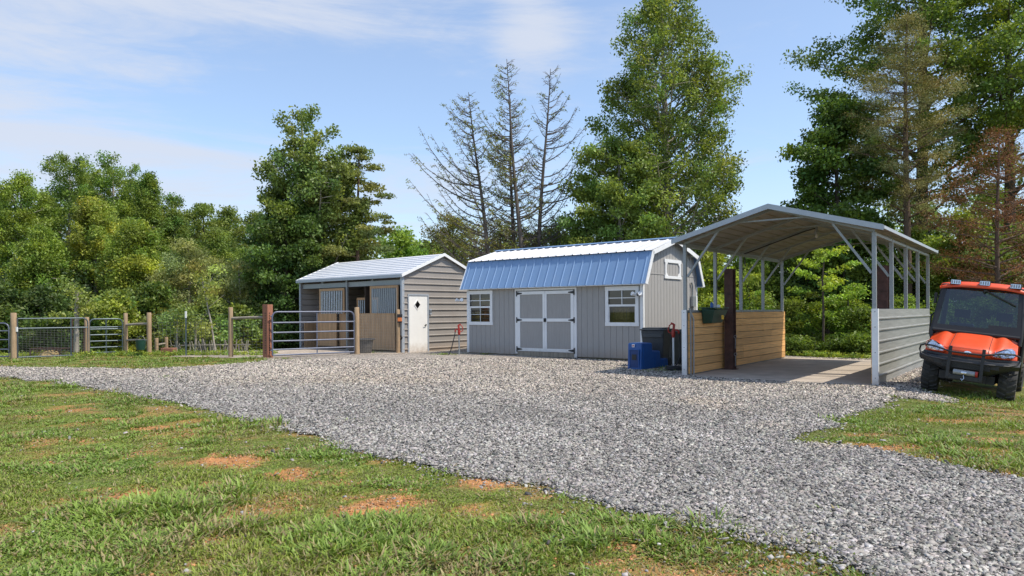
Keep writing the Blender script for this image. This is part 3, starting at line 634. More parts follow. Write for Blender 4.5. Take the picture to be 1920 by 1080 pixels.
# floodlights
for sx_, nm in ((SW(868, 555)[0]-.0, 0), (SW(1199, 546)[0], 1)):
    z_ = 1.85 if nm == 0 else 1.93
    m = MB(); m.lathe([(0, -.09), (.05, -.09), (.05, -.02), (.0, -.02)], 12, 'y', (sx_, 0, z_)); m.tube([(sx_, -.09, z_), (sx_, -.14, z_-.03)], .02)
    fl = m.build('floodlight', 'black', shed)
    for q in (-.1, .1):
        m = MB(); m.M = Matrix.Translation((sx_+q, -.16, z_+.0)) @ Matrix.Rotation(-.5 if q < 0 else .5, 4, 'Z') @ Matrix.Rotation(-.35, 4, 'X')
        m.lathe([(0, .06), (.045, .05), (.06, -.05), (.062, -.07), (.0, -.065)], 14, 'y'); m.tube([(-q*.4, .0, 0), (0, 0, 0)], .012)
        m.build('lamp_head', 'white' if q > 0 or nm == 0 else 'white', fl)
# electric box and conduit on gable
m = MB(); yb_, zb_ = gab(1297, 565); m.box(SL+.012, SL+.1, yb_-.13, yb_+.13, zb_-.17, zb_+.17); eb = m.build('electric_box', 'galv', shed, bevel=.008)
m = MB(); m.tube([(SL+.05, yb_-.04, zb_+.17), (SL+.05, yb_-.04, zb_+.5), (SL+.05, yb_-.12, zb_+.62)], .03); m.tube([(SL+.05, yb_, zb_-.17), (SL+.05, yb_, 0)], .02); m.build('conduit', 'galv', shed)
# hay inside
def hay(px, z, dy, lab, sx_=.95):
    a, _ = SW(px, 560); p = Vector((SX, SY, z))+sn*a+sd_*dy
    t = thing('hay_bale', lab, 'hay bale', p, -SA, 'hay bales inside the shed')
    m = MB(); m.box(-sx_/2, sx_/2, -.22, .22, 0, .38); m.build('bale', 'hay', t, bevel=.04)
    m = MB()
    for q in (-.2, .2): m.box(q-.006, q+.006, -.225, .225, -.004, .385)
    m.build('twine', 'woodgrey', t)
for i, z in enumerate((0.0, .39, .78, 1.17, 1.56)): hay(900, z, .42, ['lowest hay bale behind the left shed window', 'second hay bale from the bottom behind the left shed window', 'middle hay bale of the stack behind the left shed window', 'hay bale showing in the lower half of the left shed window', 'topmost hay bale seen through upper panes of the left shed window'][i], 1.15)
hay(1155, .0, .5, 'floor hay bale behind the left half of the right shed window', .6); hay(1155, .39, .5, 'raised hay bale behind the left half of the right shed window', .6); hay(1155, .78, .5, 'upper hay bale behind the left half of the right shed window', .6); hay(1155, 1.17, .5, 'topmost hay bale behind the left half of the right shed window', .6)

# ================================================ BARN
barn = thing('horse_barn', 'low taupe metal horse barn with white ribbed roof and open stall front', 'barn', (BX*1.05, BY*1.05, -.0725), -BA); barn.scale = (1.05, 1.05, 1.05)
BW = Wall(BX, BY, BA); BZ, BR = 2.80, 3.60
def bz(a): a = min(a, BD-a); return BZ-.03+(BR-BZ)*(a/(BD/2))
def bgab(px, py):
    r = ray(px, py); o_ = Vector((BX, BY, 0)); t = (o_-Vector((0, 0, EYE))).dot(bn)/r.dot(bn); p = Vector((0, 0, EYE))+r*t; return (p-o_).dot(bd_), p.z
d0, d1 = bgab(764, 600)[0], bgab(803, 600)[0]; dzt = 2.10
mb = MB()
def gabside(x, sg, lo_y, hi_y, z0, z1):
    pr = ribs(z0, z1, .235, .055, .036, .3, phase=(.1-z0) % .235)
    def lim(z):
        if z <= BZ-.03: return 0, BD
        f_ = (z-(BZ-.03))/(BR-BZ)*BD/2; return f_, BD-f_
    mb.sheet(pr, lambda z: max(lo_y, lim(z)[0]), lambda z: min(hi_y, lim(z)[1]), lambda z, t, o: (x+sg*o, t, z))
gabside(0, 1, 0, d0, -.05, dzt); gabside(0, 1, d1, BD, -.05, dzt); gabside(0, 1, 0, BD, dzt, BR-.035)
gabside(-BL, -1, 0, BD, -.05, BR-.035)
mb.sheet(ribs(-.05, BZ, .235, .055, .036, .3), lambda z: -BL, lambda z: 0, lambda z, t, o: (t, BD+o, z))
mb.build('wall', 'tanmetal', barn)
MB().box(-2.33, -2.29, .12, BD-.06, .02, 2.45).build('partition', 'shadewood', barn); MB().box(-BL+.06, -.06, BD-.12, BD-.08, .02, 2.6).build('shade_backing_boards', 'shadewood', barn)  # boards coloured dark for interior shade; the back lining is added for it
sl_ = (BR-BZ)/(BD/2); oh = .1
def bslope(sg):
    m = MB(); y0 = -oh if sg < 0 else BD+oh; p0 = Vector((0, y0, BZ-oh*sl_+.03)); p1 = Vector((0, BD/2, BR+.03)); d = p1-p0; Ls = d.length; nrm = Vector((0, -d.z*(1 if sg < 0 else -1), abs(d.y))).normalized()
    m.sheet(ribs(0, Ls, .235, .06, .026, .3, .08), lambda q: -BL-.15, lambda q: .12, lambda q, t, o: tuple(p0+d*(q/Ls)+nrm*o+Vector((t, 0, 0)))); return m
bslope(-1).build('roof', 'roofwhite', barn); bslope(1).build('roof', 'roofwhite', barn)
for x in (-BL-.165, .105):
    mb = MB()
    for ya, yb in ((-oh-.01, BD/2), (BD+oh+.01, BD/2)):
        za, zb = BZ-oh*sl_+.05, BR+.055
        mb.hexa([(x, ya, za-.11), (x+.03, ya, za-.11), (x+.03, yb, zb-.11), (x, yb, zb-.11), (x, ya, za), (x+.03, ya, za), (x+.03, yb, zb), (x, yb, zb)])
    mb.build('rake_trim', 'white', barn)
mb = MB(); zz = BZ-oh*sl_
mb.box(-BL-.13, .10, -oh-.035, -oh-.008, zz-.07, zz+.045); mb.build('eave_trim', 'galvtrim', barn)
mb = MB(); mb.box(-.05, .035, -.045, 0-.002, -.05, BZ-.06); mb.box(.003, .035, -.002, .07, -.05, BZ-.06); mb.build('corner_trim', 'galvtrim', barn); MB().box(-BL-.02, -BL+.06, -.045, -.002, -.05, BZ-.06).build('corner_trim', 'galvtrim', barn)
# front frame
s2 = lambda px: BW(px, 600)[0]
for px in (650.5, 605, 699):
    m = MB(); a = s2(px); z0 = -.05 if px == 650.5 else 2.62; m.box(a-.035, a+.035, -.02, .05, z0, BZ-.05); m.build('post' if px == 650.5 else 'stud', 'galv', barn)
m = MB(); m.box(-BL+.06, -.05, .052, .1, 2.44, 2.62); m.build('header_rail', 'galv', barn)
def stall(a, b, zt, ybk, name, zl=1.42, zb=.1, lower=None, bars=True):
    lo_, hi_ = lower or (a, b)
    m = MB(); m.box(a, b, ybk, ybk+.05, zt-.09, zt); m.box(a, a+.07, ybk, ybk+.05, zl, zt-.092); m.box(b-.07, b, ybk, ybk+.05, zl, zt-.092)
    dr = m.build(name, 'wood', barn)
    m = MB(); k = lo_
    i = 0
    while k < hi_-.02:
        m.tint = [1, .9, 1.08, .95, 1.03][i % 5]; m.box(k, min(k+.118, hi_), ybk-.01, ybk+.04, zb, zl); k += .123; i += 1
    m.build('lower_boards', 'wood', dr)
    if bars:
        m = MB(); q = a+.11
        while q < b-.08: m.tube([(q, ybk+.025, zl), (q, ybk+.025, zt-.08)], .017, 6); q += .115
        m.build('bars', 'bar', dr)
    return dr
stall(s2(602), s2(648), 2.40, -.08, 'stall_door', lower=(s2(597), s2(633.5)), zb=.14)
stall(s2(655), s2(695), 2.02, .35, 'stall_gate', zb=.1)
stall(s2(697), s2(749), 2.42, -.08, 'stall_door', lower=(s2(674), s2(743)), zb=.09)
m = MB(); m.tint = .8; m.box(s2(634), s2(648), .052, .1, .1, 1.42); m.build('side_boards', 'wood', barn)
m = MB(); m.box(-BL+.1, -BL+.14, .1, BD-.1, 0, 1.05); m.box(-BL+.1, -2.35, BD-.1, BD-.05, 0, 1.1); m.build('kick_boards', 'wood', barn)
m = MB(); m.box(-BL+.02, -.02, .02, BD-.02, -.04, .02); m.build('floor', 'concrete', barn)
# man door
m = MB(); m.box(.004, .04, d0, d0+.05, -.02, dzt); m.box(.004, .04, d1-.05, d1, -.02, dzt); m.box(.004, .04, d0+.05, d1-.05, dzt-.05, dzt); m.build('door_frame', 'galvtrim', barn)
cy, cz = bgab(782, 571.5); hw = .15; hh = .175
y0, y1, z0, z1 = d0+.053, d1-.053, 0., dzt-.053
m = MB(); di = [(cy-hw, cz), (cy, cz-hh), (cy+hw, cz), (cy, cz+hh)]; x = .018
cr = [(y0, z0), (y1, z0), (y1, z1), (y0, z1)]
vs = [(x, *q) for q in cr]+[(x, *q) for q in di]
# door leaf with a diamond hole
m.add(vs, [(0, 1, 6, 5), (1, 2, 7, 6), (2, 3, 4, 7), (3, 0, 5, 4)]); dr = m.build('door', 'whitedoor', barn)
m = MB()
for i in range(4):
    a, b = di[i], di[(i+1) % 4]; m.beam((x+.008, *a), (x+.008, *b), .03, .016, up=(1, 0, 0))
m.build('window_trim', 'whitedoor', dr); m = MB(); m.add([(x-.004, *q) for q in di], [(0, 1, 2, 3)]); m.build('pane', 'glass', dr)
m = MB(); m.lathe([(0, .07), (.022, .06), (.022, .04), (.03, .035), (.03, .02)], 12, 'x', (0, y1-.09, .98)); m.tube([(.065, y1-.09, .98), (.07, y1-.2, .96)], .011); m.build('door_handle', 'black', dr)
m = MB(); m.box(.02, .055, d1+.035, d1+.13, 1.36, 1.56); kp = m.build('keypad', 'galvtrim', barn, bevel=.006)
m = MB(); m.box(.056, .062, d1+.06, d1+.105, 1.42, 1.52); m.build('key_panel', 'black', kp)

# ================================================ CARPORT
cp = thing('carport', 'open gable metal carport with pine plank side walls and galvanised posts', 'carport', (RX, RY, 0), -ANG)
CW, CS, CH, CZR, CZE, COH, CD = 3.9387, 1.815, 3.0, 3.646, 3.044, .25, 7.26
CWL = Wall(RX, RY, ANG)
csl = (CZR-CZE)/(CW/2+.2)
def csheet(sg):
    m = MB(); x0 = .2 if sg > 0 else -CW-.2; p0 = Vector((x0, 0, CZE)); p1 = Vector((-CW/2, 0, CZR)); d = p1-p0; L_ = d.length; nrm = Vector((d.z*(1 if sg > 0 else -1), 0, abs(d.x))).normalized()
    m.sheet(ribs(0, L_, .23, .06, .022, .3, .1), lambda q: -COH, lambda q: CD+COH, lambda q, t, o: tuple(p0+d*(q/L_)+nrm*o+Vector((0, t, 0)))); return m
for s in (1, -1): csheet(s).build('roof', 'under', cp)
for y in (-COH-.02, CD+COH):
    mb = MB()
    for x0 in (.21, -CW-.21):
        a, b = (x0, CZE+.03), (-CW/2, CZR+.035)
        mb.hexa([(a[0], y, a[1]-.11), (a[0], y+.02, a[1]-.11), (b[0], y+.02, b[1]-.11), (b[0], y, b[1]-.11), (a[0], y, a[1]), (a[0], y+.02, a[1]), (b[0], y+.02, b[1]), (b[0], y, b[1])])
    mb.build('rake_trim', 'galvtrim', cp)
for x in (.2, -CW-.225): MB().box(x, x+.025, -COH, CD+COH, CZE-.05, CZE+.012).build('eave_trim', 'galvtrim', cp)
pw = .036
pk = (-CW/2, CZR-.06)
bl0 = CWL(1289, 519); bl1 = CWL(1348, 431); br0 = CWL(1634, 512); br1 = CWL(1561, 419)
for i in range(5):
    y = i*CS+.0
    for x in (-CW, 0):
        m = MB(); m.box(x-pw, x+pw, y-pw, y+pw, -.08, CH-.04); m.build('post', 'galv', cp)
    m = MB()
    zt = CH-.04+.03
    m.beam((-CW-.02, y+.0, zt-.01), (pk[0], y, pk[1]), .05, .055, up=(0, 1, 0)); m.beam((.02, y, zt-.01), (pk[0], y, pk[1]), .05, .055, up=(0, 1, 0))
    m.build('roof_bow', 'galv', cp)
    for (a, b) in ((bl0, bl1), (br0, br1)):
        m = MB(); m.beam((a[0], y, a[1]), (b[0], y, b[1]), .045, .045, up=(0, 1, 0)); m.build('brace', 'galv', cp)
    m = MB(); m.beam((pk[0]-.75, y, pk[1]-.22), (pk[0]+.75, y, pk[1]-.22), .03, .04, up=(0, 1, 0)); m.build('peak_brace', 'galv', cp)
for x in (-CW, 0):
    m = MB(); m.box(x-.03, x+.03, .04, CD-.04, CH-.1, CH-.045); m.build('eave_rail', 'galv', cp)
    m = MB(); m.box(x-.03, x+.03, .037, CD-.037, -.08, -.02); m.build('base_rail', 'galv', cp)
    m = MB(); m.box(x-.031, x+.031, .037, CD-.037, 1.40, 1.455); m.build('wall_top_rail', 'galv', cp)
def planks(x0, x1, ya, yb):
    m = MB(); z = -.01; r = random.Random(int(x0*10)); h = .1735
    for k in range(8):
        y = ya; cuts = sorted(r.sample([1.2, 2.4, 3.6, 4.9, 6.0], 1)) + [yb]
        for c_ in cuts:
            m.tint = r.uniform(.78, 1.12); j = r.uniform(-.003, .003); m.box(x0+j, x1+j, y, c_-.004, z+.003, z+h-.006); y = c_
        z += h+.003
    return m
planks(-CW+.04, -CW+.075, .05, CD+.02).build('plank_wall', 'plank', cp)
planks(-.075, -.04, .05, CD+.02).build('plank_wall', 'plank', cp)
for x, sg in ((.04, 1), (-CW-.04, -1)):
    m = MB(); m.sheet(ribs(-.06, 1.45, .226, .05, .026, .3, .17), lambda z: .0, lambda z: CD, lambda z, t, o: (x+sg*o, t, z)); m.build('metal_siding', 'graymetal', cp)
    m = MB(); m.box(x-.085 if sg > 0 else x-.03, x+.03 if sg > 0 else x+.085, -.052, -.038, -.09, 1.46); m.box(x+.018 if sg > 0 else x-.03, x+.03 if sg > 0 else x-.018, -.038, .03, -.09, 1.46)
    m.build('front_trim', 'white', cp)
    for z in (.1, .6, 1.1, 1.4): MB().lathe([(0, -.055), (.012, -.053), (.012, -.05)], 8, 'y', (x-.025*sg, 0, z)).build('screw', 'galv', cp)
m = MB(); m.box(-CW+.077, -CW+.095, .07, .12, -.05, 1.46); m.tube([(-CW+.11, .2, -.05), (-CW+.11, .2, 1.25), (-CW+.05, .1, 1.5)], .018); m.build('conduit', 'galv', cp)
# bulb
m = MB(); by_ = 3.55; m.tube([(-CW/2, by_, CZR-.09), (-CW/2, by_, CZR-.2)], .03); m.lathe([(0, CZR-.2), (.05, CZR-.21), (.06, CZR-.25), (.04, CZR-.29)], 12, 'z', (-CW/2, by_, 0)); lb_ = m.build('lamp_socket', 'galv', cp)
m = MB(); m.lathe([(.02, CZR-.29), (.04, CZR-.33), (.038, CZR-.37), (.0, CZR-.40)], 12, 'z', (-CW/2, by_, 0)); m.build('bulb', 'bulb', lb_)
m = MB(); yy = 2*CS-.05; m.tube([(-CW+.1, yy, CH-.05), (-CW/2-.3, yy, CZR-.2), (-CW/2, yy, CZR-.13)], .016, 6); m.build('cable', 'black', cp)
sb_ = MB(); sb_.box(-CW-.02, .02, -.12, CD+.2, -.2, -.035); s_o = sb_.build('concrete_slab', 'concrete'); s_o.location = (RX, RY, 0); s_o.rotation_euler = (0, 0, -ANG); s_o['kind'] = 'structure'
sb_ = None
# rusty stock posts standing inside
for lab, x, y, zt in (('tall rusty steel post before the left plank wall, with chain', -CW+.25, 2.15, 2.52), ('tall rusty steel post inside the right carport wall', -.26, 2.33, 2.46)):
    t = thing('steel_post', lab, 'post', Vector((RX, RY, -.035))+NX*x+DY*y, -ANG, 'rusty steel stock posts in the carport')
    m = MB(); m.box(-.11, .11, -.11, -.095, 0, zt); m.box(-.11, .11, .095, .11, 0, zt); m.box(-.012, .012, -.094, .094, 0, zt); m.box(-.11, -.06, -.094, .094, 0, zt); m.build('beam', 'rust', t, bevel=.003)
    m = MB(); m.box(-.16, .16, -.16, .16, -.0, .012); m.build('base_plate', 'rust', t)
    if x < -1:
        for z in (.82, .38):
            m = MB()
            for k in range(14):
                a = 2*PI*k/14; b = 2*PI*(k+1)/14; m.tube([(.14+.035*math.cos(a), -.03, z+.035*math.sin(a)), (.14+.035*math.cos(b), -.03, z+.035*math.sin(b))], .007, 6)
            m.tube([(.14, -.03, z-.035), (.135, -.03, z-.3)], .008, 6); m.build('ring', 'galv', t)
# ================================================ FENCES AND GATES
def gp(px, py): x, y = P(px, py); return Vector((x, y, G(x, y)))
def hgt(px, py, base):   # height above base of a picture row on a vertical line through base
    return PY(px, py, base.y).z-base.z
def rpost(par, b, h, r=.075, m='post', org=Vector(), lean=0):
    k = MB(); q = b-org; k.lathe([(r*1.02, -.1), (r, h*.3), (r*.97, h*.7), (r*.95, h-.02), (r*.8, h), (0, h)], 12, 'z', tuple(q)); return k.build('post', m, par)
def meshwire(par, a, b, ha, hb, sx_, sz_, r, org, name='wire_mesh', m='wire', z0=.04, tint=1):
    k = MB(); k.tint = tint; d = b-a; L_ = math.hypot(d.x, d.y); n = int(L_/sx_)
    def pt(t, z): return a+d*t-org+Vector((0, 0, z))
    for i in range(n+1):
        t = i/n; k.beam(pt(t, z0), pt(t, ha+(hb-ha)*t), r, r)
    nz = int(max(ha, hb)/sz_)
    for j in range(nz+1):
        f_ = j/nz; k.beam(pt(0, z0+(ha-z0)*f_), pt(1, z0+(hb-z0)*f_), r, r)
    return k.build(name, m, par)
pA = gp(26, 673.7); pB = gp(236, 664.5); pC = gp(280, 666.5); pD = gp(349, 667.5); pE = gp(433, 669.5); pF = gp(502.5, 671)
fe = thing('wire_fence', 'woven wire fence with round wooden posts left of the stall gate', 'fence', pC)
O_ = pC
for b, px, top, r in ((pB, 236, 587, .07), (pC, 280, 586, .078), (pE, 433, 576, .075)): rpost(fe, b, hgt(px, top, b), r, org=O_)
k = MB(); h = hgt(502, 571, pF); k.box(-.115, .115, -.115, .115, -.1, h); q = k.build('square_post', 'redpost', fe, bevel=.008); q.location = pF-O_; q.rotation_euler = (0, 0, -.5)
k = MB()
for i in range(17): k.box(.116, .122, -.05, -.02, .15+i*.08, .19+i*.08)
for i in range(17): k.box(-.0, .03, -.124, -.1155, .15+i*.08, .18+i*.08)
q = k.build('wire_staples', 'black', fe); q.location = pF-O_; q.rotation_euler = (0, 0, -.5)
k = MB(); h = hgt(349, 584, pD); k.beam(pD-O_, pD-O_+Vector((0, 0, h)), .04, .03); tp = k.build('t_post', 'darkgate', fe)
k = MB(); k.beam(pD-O_+Vector((0, 0, h-.22)), pD-O_+Vector((0, 0, h+.01)), .05, .045); k.build('cap', 'white', tp)
def rail(a, b, ha, hb, par, org, m='woodgrey', w_=.09):
    k = MB(); k.tube([a-org+Vector((0, 0, ha)), (a+b)/2-org+Vector((0, 0, (ha+hb)/2+.01)), b-org+Vector((0, 0, hb))], w_/2, 8); return k.build('rail', m, par)
rail(pE, pF, hgt(440, 597, pE), hgt(495, 595, pF), fe, O_); rail(pB, pC, hgt(240, 609.5, pB), hgt(276, 607, pC), fe, O_); rail(pB, pC, hgt(240, 638, pB), hgt(276, 638, pC), fe, O_, w_=.07)
back = Vector((0, .09, 0))
meshwire(fe, pC+back, pD+back, 1.15, 1.15, .16, .1, .006, O_); meshwire(fe, pD+back, pE+back, 1.15, 1.25, .16, .1, .006, O_); meshwire(fe, pE+back, pF+back, 1.25, 1.3, .16, .1, .006, O_)
k = MB()
for a, b in ((pC, pE), (pE, pF)):
    for z in (1.27, 1.42): k.beam(a+back-O_+Vector((0, 0, z)), b+back-O_+Vector((0, 0, z)), .006, .006)
k.build('top_wire', 'wire', fe)
# stall-side fence
pG = gp(669.5, 664.5); pH = gp(746.5, 662.3)
f2 = thing('wire_fence', 'short woven wire fence before the barn stalls between two round posts', 'fence', pG)
rpost(f2, pG, hgt(669, 576, pG), .088, org=pG); rpost(f2, pH, hgt(748, 580, pH), .075, org=pG)
fw = meshwire(f2, pG+back, pH+back, 1.38, 1.38, .1, .1, .004, pG, tint=2); 
k = MB(); k.tint = 1.6
d = pH-pG
for i in range(13): k.beam(Vector((0, .06, .08+i*.105)), d+Vector((0, .06, .08+i*.105)), .004, .004)
k.build('line_wire', 'wire', f2)
# main gate
gA = gp(511, 671.5); gB = gp(664, 664.8)
def loop_gate(name, label, a, b, za, zt, ua, ub, rails, vert, m, r=.024, group=None, extra=None):
    t = thing(name, label, 'gate', a, 0, group)
    d = b-a; L_ = math.hypot(d.x, d.y); e = Vector((d.x/L_, d.y/L_, 0))
    def W_(s, z): return e*s+Vector((0, 0, z))
    c = .16; k = MB(); pts = [W_(0, za), W_(0, zt-c)]+[W_(c-c*math.cos(q), zt-c+c*math.sin(q)) for q in (.4, .8, 1.2)]+[W_(c, zt), W_(L_-c, zt)]+[W_(L_-c+c*math.sin(q), zt-c+c*math.cos(q)) for q in (.4, .8, 1.2)]+[W_(L_, zt-c), W_(L_, za), W_(0, za)]
    k.tube(pts, r, 10); k.build('frame', m, t)
    for z in rails: k = MB(); k.tube([W_(0, z), W_(L_, z)], r*.92, 8); k.build('gate_rail', m, t)
    for s in vert: k = MB(); k.beam(W_(s*L_, za), W_(s*L_, zt), .032, .03); k.build('upright', m, t)
    return t, W_, L_
zs = [hgt(590, y, (gA+gB)/2) for y in (604, 622, 637.5, 653)]
gt, W_, L_ = loop_gate('farm_gate', 'six bar grey tubular steel gate beside the square reddish post', gA, gB, .09, hgt(590, 584.5, (gA+gB)/2), 0, 0, zs, (.53,), 'gate', .027)
k = MB(); k.tube([W_(L_, zs[0]), W_(L_+.05, zs[0]-.02), W_(L_+.06, zs[0]-.15)], .014, 6); k.tube([W_(L_, zs[0]+.02), W_(L_+.07, zs[0]+.03)], .014, 6); k.build('latch_chain', 'galv', gt)
k = MB()
for z in (.25, 1.35): k.tube([W_(-.06, z), W_(.0, z)], .02, 6)
k.build('hinge', 'gate', gt)
# left gate with wire mesh infill
lA = gp(21, 673.5); lB = gp(165, 667.5); lC = gp(230, 664)
t, W_, L_ = loop_gate('mesh_gate', 'long dark tubular gate with wire mesh infill beside the leftmost post', lA, lB, .05, hgt(90, 597, (lA+lB)/2), 0, 0, [hgt(90, 615, (lA+lB)/2)], (.77,), 'darkgate', .022)
meshwire(t, lA+Vector((0, .02, 0)), lB+Vector((0, .02, 0)), 1.02, 1.02, .1, .06, .006, lA)
t, W_, L_ = loop_gate('farm_gate', 'short six bar dark gate between mesh gate and fence post', gp(168, 666.5), lC, .09, hgt(200, 598, lC), 0, 0, [hgt(200, y, lC) for y in (613, 616.5, 627, 638.5, 650)], (.5,), 'darkgate', .024)
pL = gp(163, 667); f3 = thing('gate_post', 'round gate post between mesh gate and short dark gate', 'post', pL); rpost(f3, pL, hgt(163, 594.5, pL), .08, org=pL)
k = MB(); k.tube([(-.05, -.12, 0), (-.02, -.12, 1.05)], .02, 6); k.build('brace_pipe', 'rust', f3)
f4 = thing('gate_post', 'leftmost round wooden post with grey metal stake', 'post', pA); rpost(f4, pA, hgt(26, 586.5, pA), .09, org=pA)
k = MB(); k.beam((.1, .03, 0), (.1, .03, 1.35), .035, .03); k.build('stake', 'darkgate', f4)
k = MB(); k.beam((.1, .0, .9), (.1, .0, 1.05), .05, .045); k.build('insulator', 'white', f4)
pT = gp(132, 668.5); f5 = thing('steel_stake', 'thin reddish steel stake behind the mesh gate', 'stake', pT+Vector((0, .1, 0)))
k = MB(); k.beam((0, 0, -.05), (0, 0, 1.32), .045, .03); k.beam((-.02, 0.02, 1.2), (.02, .02, 1.25), .05, .02); k.build('stake_bar', 'rust', f5)
# far left gate
gL = gp(17, 674); gL2 = gp(-140, 676)
t, W_, L_ = loop_gate('farm_gate', 'grey tubular gate cut by the left picture edge', gL2, gL, .1, hgt(10, 606, gL), 0, 0, [hgt(10, y, gL) for y in (620.5, 637, 655)], (.5,), 'gate', .022)
# distant paddock fence and things beyond
q0 = gp(294, 663.5); q1 = gp(312, 662.5); q0.y += 3; q0.x *= (q0.y)/(q0.y-3); q1.y += 3; q1.x *= q1.y/(q1.y-3); q0.z = G(q0.x, q0.y); q1.z = G(q1.x, q1.y)
t = thing('rail_fence', 'low distant wooden post fence beyond the wire fence', 'fence', q0)
for b, top in ((q0, 634), (q1, 632)): rpost(t, b, PY(300, top, b.y).z-b.z, .07, org=q0)
rail(q0, q1, PY(300, 647, q0.y).z-q0.z, PY(300, 644, q1.y).z-q1.z, t, q0, w_=.08)
k = MB(); b = q1
q2 = q1+Vector((-3.4, 1.2, 0)); 
r_ = random.Random(4)
t = thing('brush_fence', 'rough stick fence of pale poles along the yard behind the wire fence', 'fence', Vector((PY(360, 660, 30).x, 30, G(PY(360, 660, 30).x, 30))))
m_ = MB()
for i in range(48):
    a = PY(330+i*2.9+r_.uniform(-2, 2), 655, 30); zt = PY(318, 641+r_.uniform(-6, 9), 30).z; m_.tube([(a.x-t.location.x+r_.uniform(-.05, .05), r_.uniform(-.1, .1), -.2), (a.x-t.location.x+r_.uniform(-.25, .25), 0, zt-t.location.z)], .018, 5)
m_.build('sticks', 'barkpale', t)
m_ = MB(); a = PY(318, 640, 30).x-t.location.x; b = PY(470, 640, 30).x-t.location.x; m_.tube([(a, 0, PY(318, 648, 30).z-t.location.z), (b, 0, PY(318, 647, 30).z-t.location.z)], .02, 5); m_.build('rail', 'barkpale', t)
x = PY(316, 663, 25.6); t = thing('salt_tray', 'red block on a low dark tray behind the wire fence', 'feeder', (x.x, 25.6, G(x.x, 25.6)))
z0 = max(0, x.z-t.location.z-.05); k = MB(); k.box(-.42, .42, -.3, .3, 0, z0+.08); k.build('tray', 'black', t, bevel=.02); k = MB(); k.box(-.22, .24, -.15, .15, z0+.082, z0+.25); k.build('block', 'redpost', t, bevel=.02)
x = PY(271, 646, 24.6); t = thing('hanging_bucket', 'green bucket hanging from the lower rail between two posts', 'bucket', (x.x, 24.35, x.z))
k = MB(); k.lathe([(0, -.17), (.13, -.17), (.17, .16), (.155, .16), (.12, -.14), (0, -.14)], 16); k.build('pail', 'green', t); k = MB(); k.tube([(-.16, 0, .14), (-.1, 0, .27), (0, 0, .3), (.1, 0, .27), (.16, 0, .14)], .008, 6); k.build('handle', 'wire', t)
# rusty hay rack
x = PY(95, 668, 24.6); t = thing('hay_rack', 'rusty steel hay feeder frame behind the mesh gate', 'feeder', (x.x, 24.6, G(x.x, 24.6)))
k = MB(); u = .0
zt = PY(95, 653, 24.6).z-t.location.z
for sx_ in (-.5, .5):
    for sy in (-.3, .3): k.beam((sx_, sy, 0), (sx_, sy, zt), .035, .035)
k.beam((-.5, -.3, zt), (.5, -.3, zt), .035, .035); k.beam((-.5, .3, zt), (.5, .3, zt), .035, .035); k.beam((-.5, -.3, zt), (-.5, .3, zt), .035, .035); k.beam((.5, -.3, zt), (.5, .3, zt), .035, .035)
k.build('frame', 'rust', t); k = MB()
for i in range(9): q = -.45+i*.11; k.beam((q, -.3, zt), (q+.06, -.02, .1), .018, .018); k.beam((q, .3, zt), (q+.06, .02, .1), .018, .018)
k.build('bars', 'rust', t)
k = MB(); k.lathe([(.42, 0), (.3, .12), (.12, .2), (0, .22)], 14, 'z'); t2 = thing('hay_pile', 'small dry hay pile under the rusty feeder', 'hay', t.location+Vector((0, 0, .0))); k.build('hay', 'hay', t2)
# trough behind the gate
x = gp(676, 664); x = Vector((x.x*1.035, x.y*1.035, 0)); x.z = G(x.x, x.y); t = thing('water_trough', 'round black rubber trough behind the gate post', 'trough', x)
k = MB(); k.lathe([(0, 0), (.36, 0), (.40, .1), (.46, .5), (.52, .52), (.52, .56), (.44, .56), (.38, .1), (0, .06)], 28); k.build('tub', 'trough', t)
k = MB(); k.lathe([(0, .45), (.43, .45)], 24); k.build('water', 'glass', t)
# fence charger on the post by the barn
t = thing('fence_charger', 'small black and orange box on the post by the barn corner', 'fence charger', pH+Vector((.08, -.06, hgt(753, 598, pH))))
k = MB(); k.box(-.09, .09, -.05, .05, .06, .18); k.build('panel', 'black', t, bevel=.01); k = MB(); k.box(-.075, .075, -.045, .045, -.09, .055); k.build('case', 'orangebits', t, bevel=.01); k = MB(); k.box(-.085, .085, -.048, .048, -.14, -.092); k.build('foot', 'black', t, bevel=.01)
t = thing('gate_latch', 'round black latch plate on the barn corner trim', 'latch', BW.o*1.05+BW.e*-.02+Vector((0, 0, hgt(756, 635, pH)-.03))-BW.d*.07, -BA)
k = MB(); k.lathe([(0, -.02), (.085, -.02), (.09, 0), (.085, .02), (0, .02)], 16, 'y'); k.build('plate', 'black', t); k = MB(); k.lathe([(0, -.04), (.03, -.035), (.03, -.021)], 12, 'y'); k.build('eye', 'galv', t)
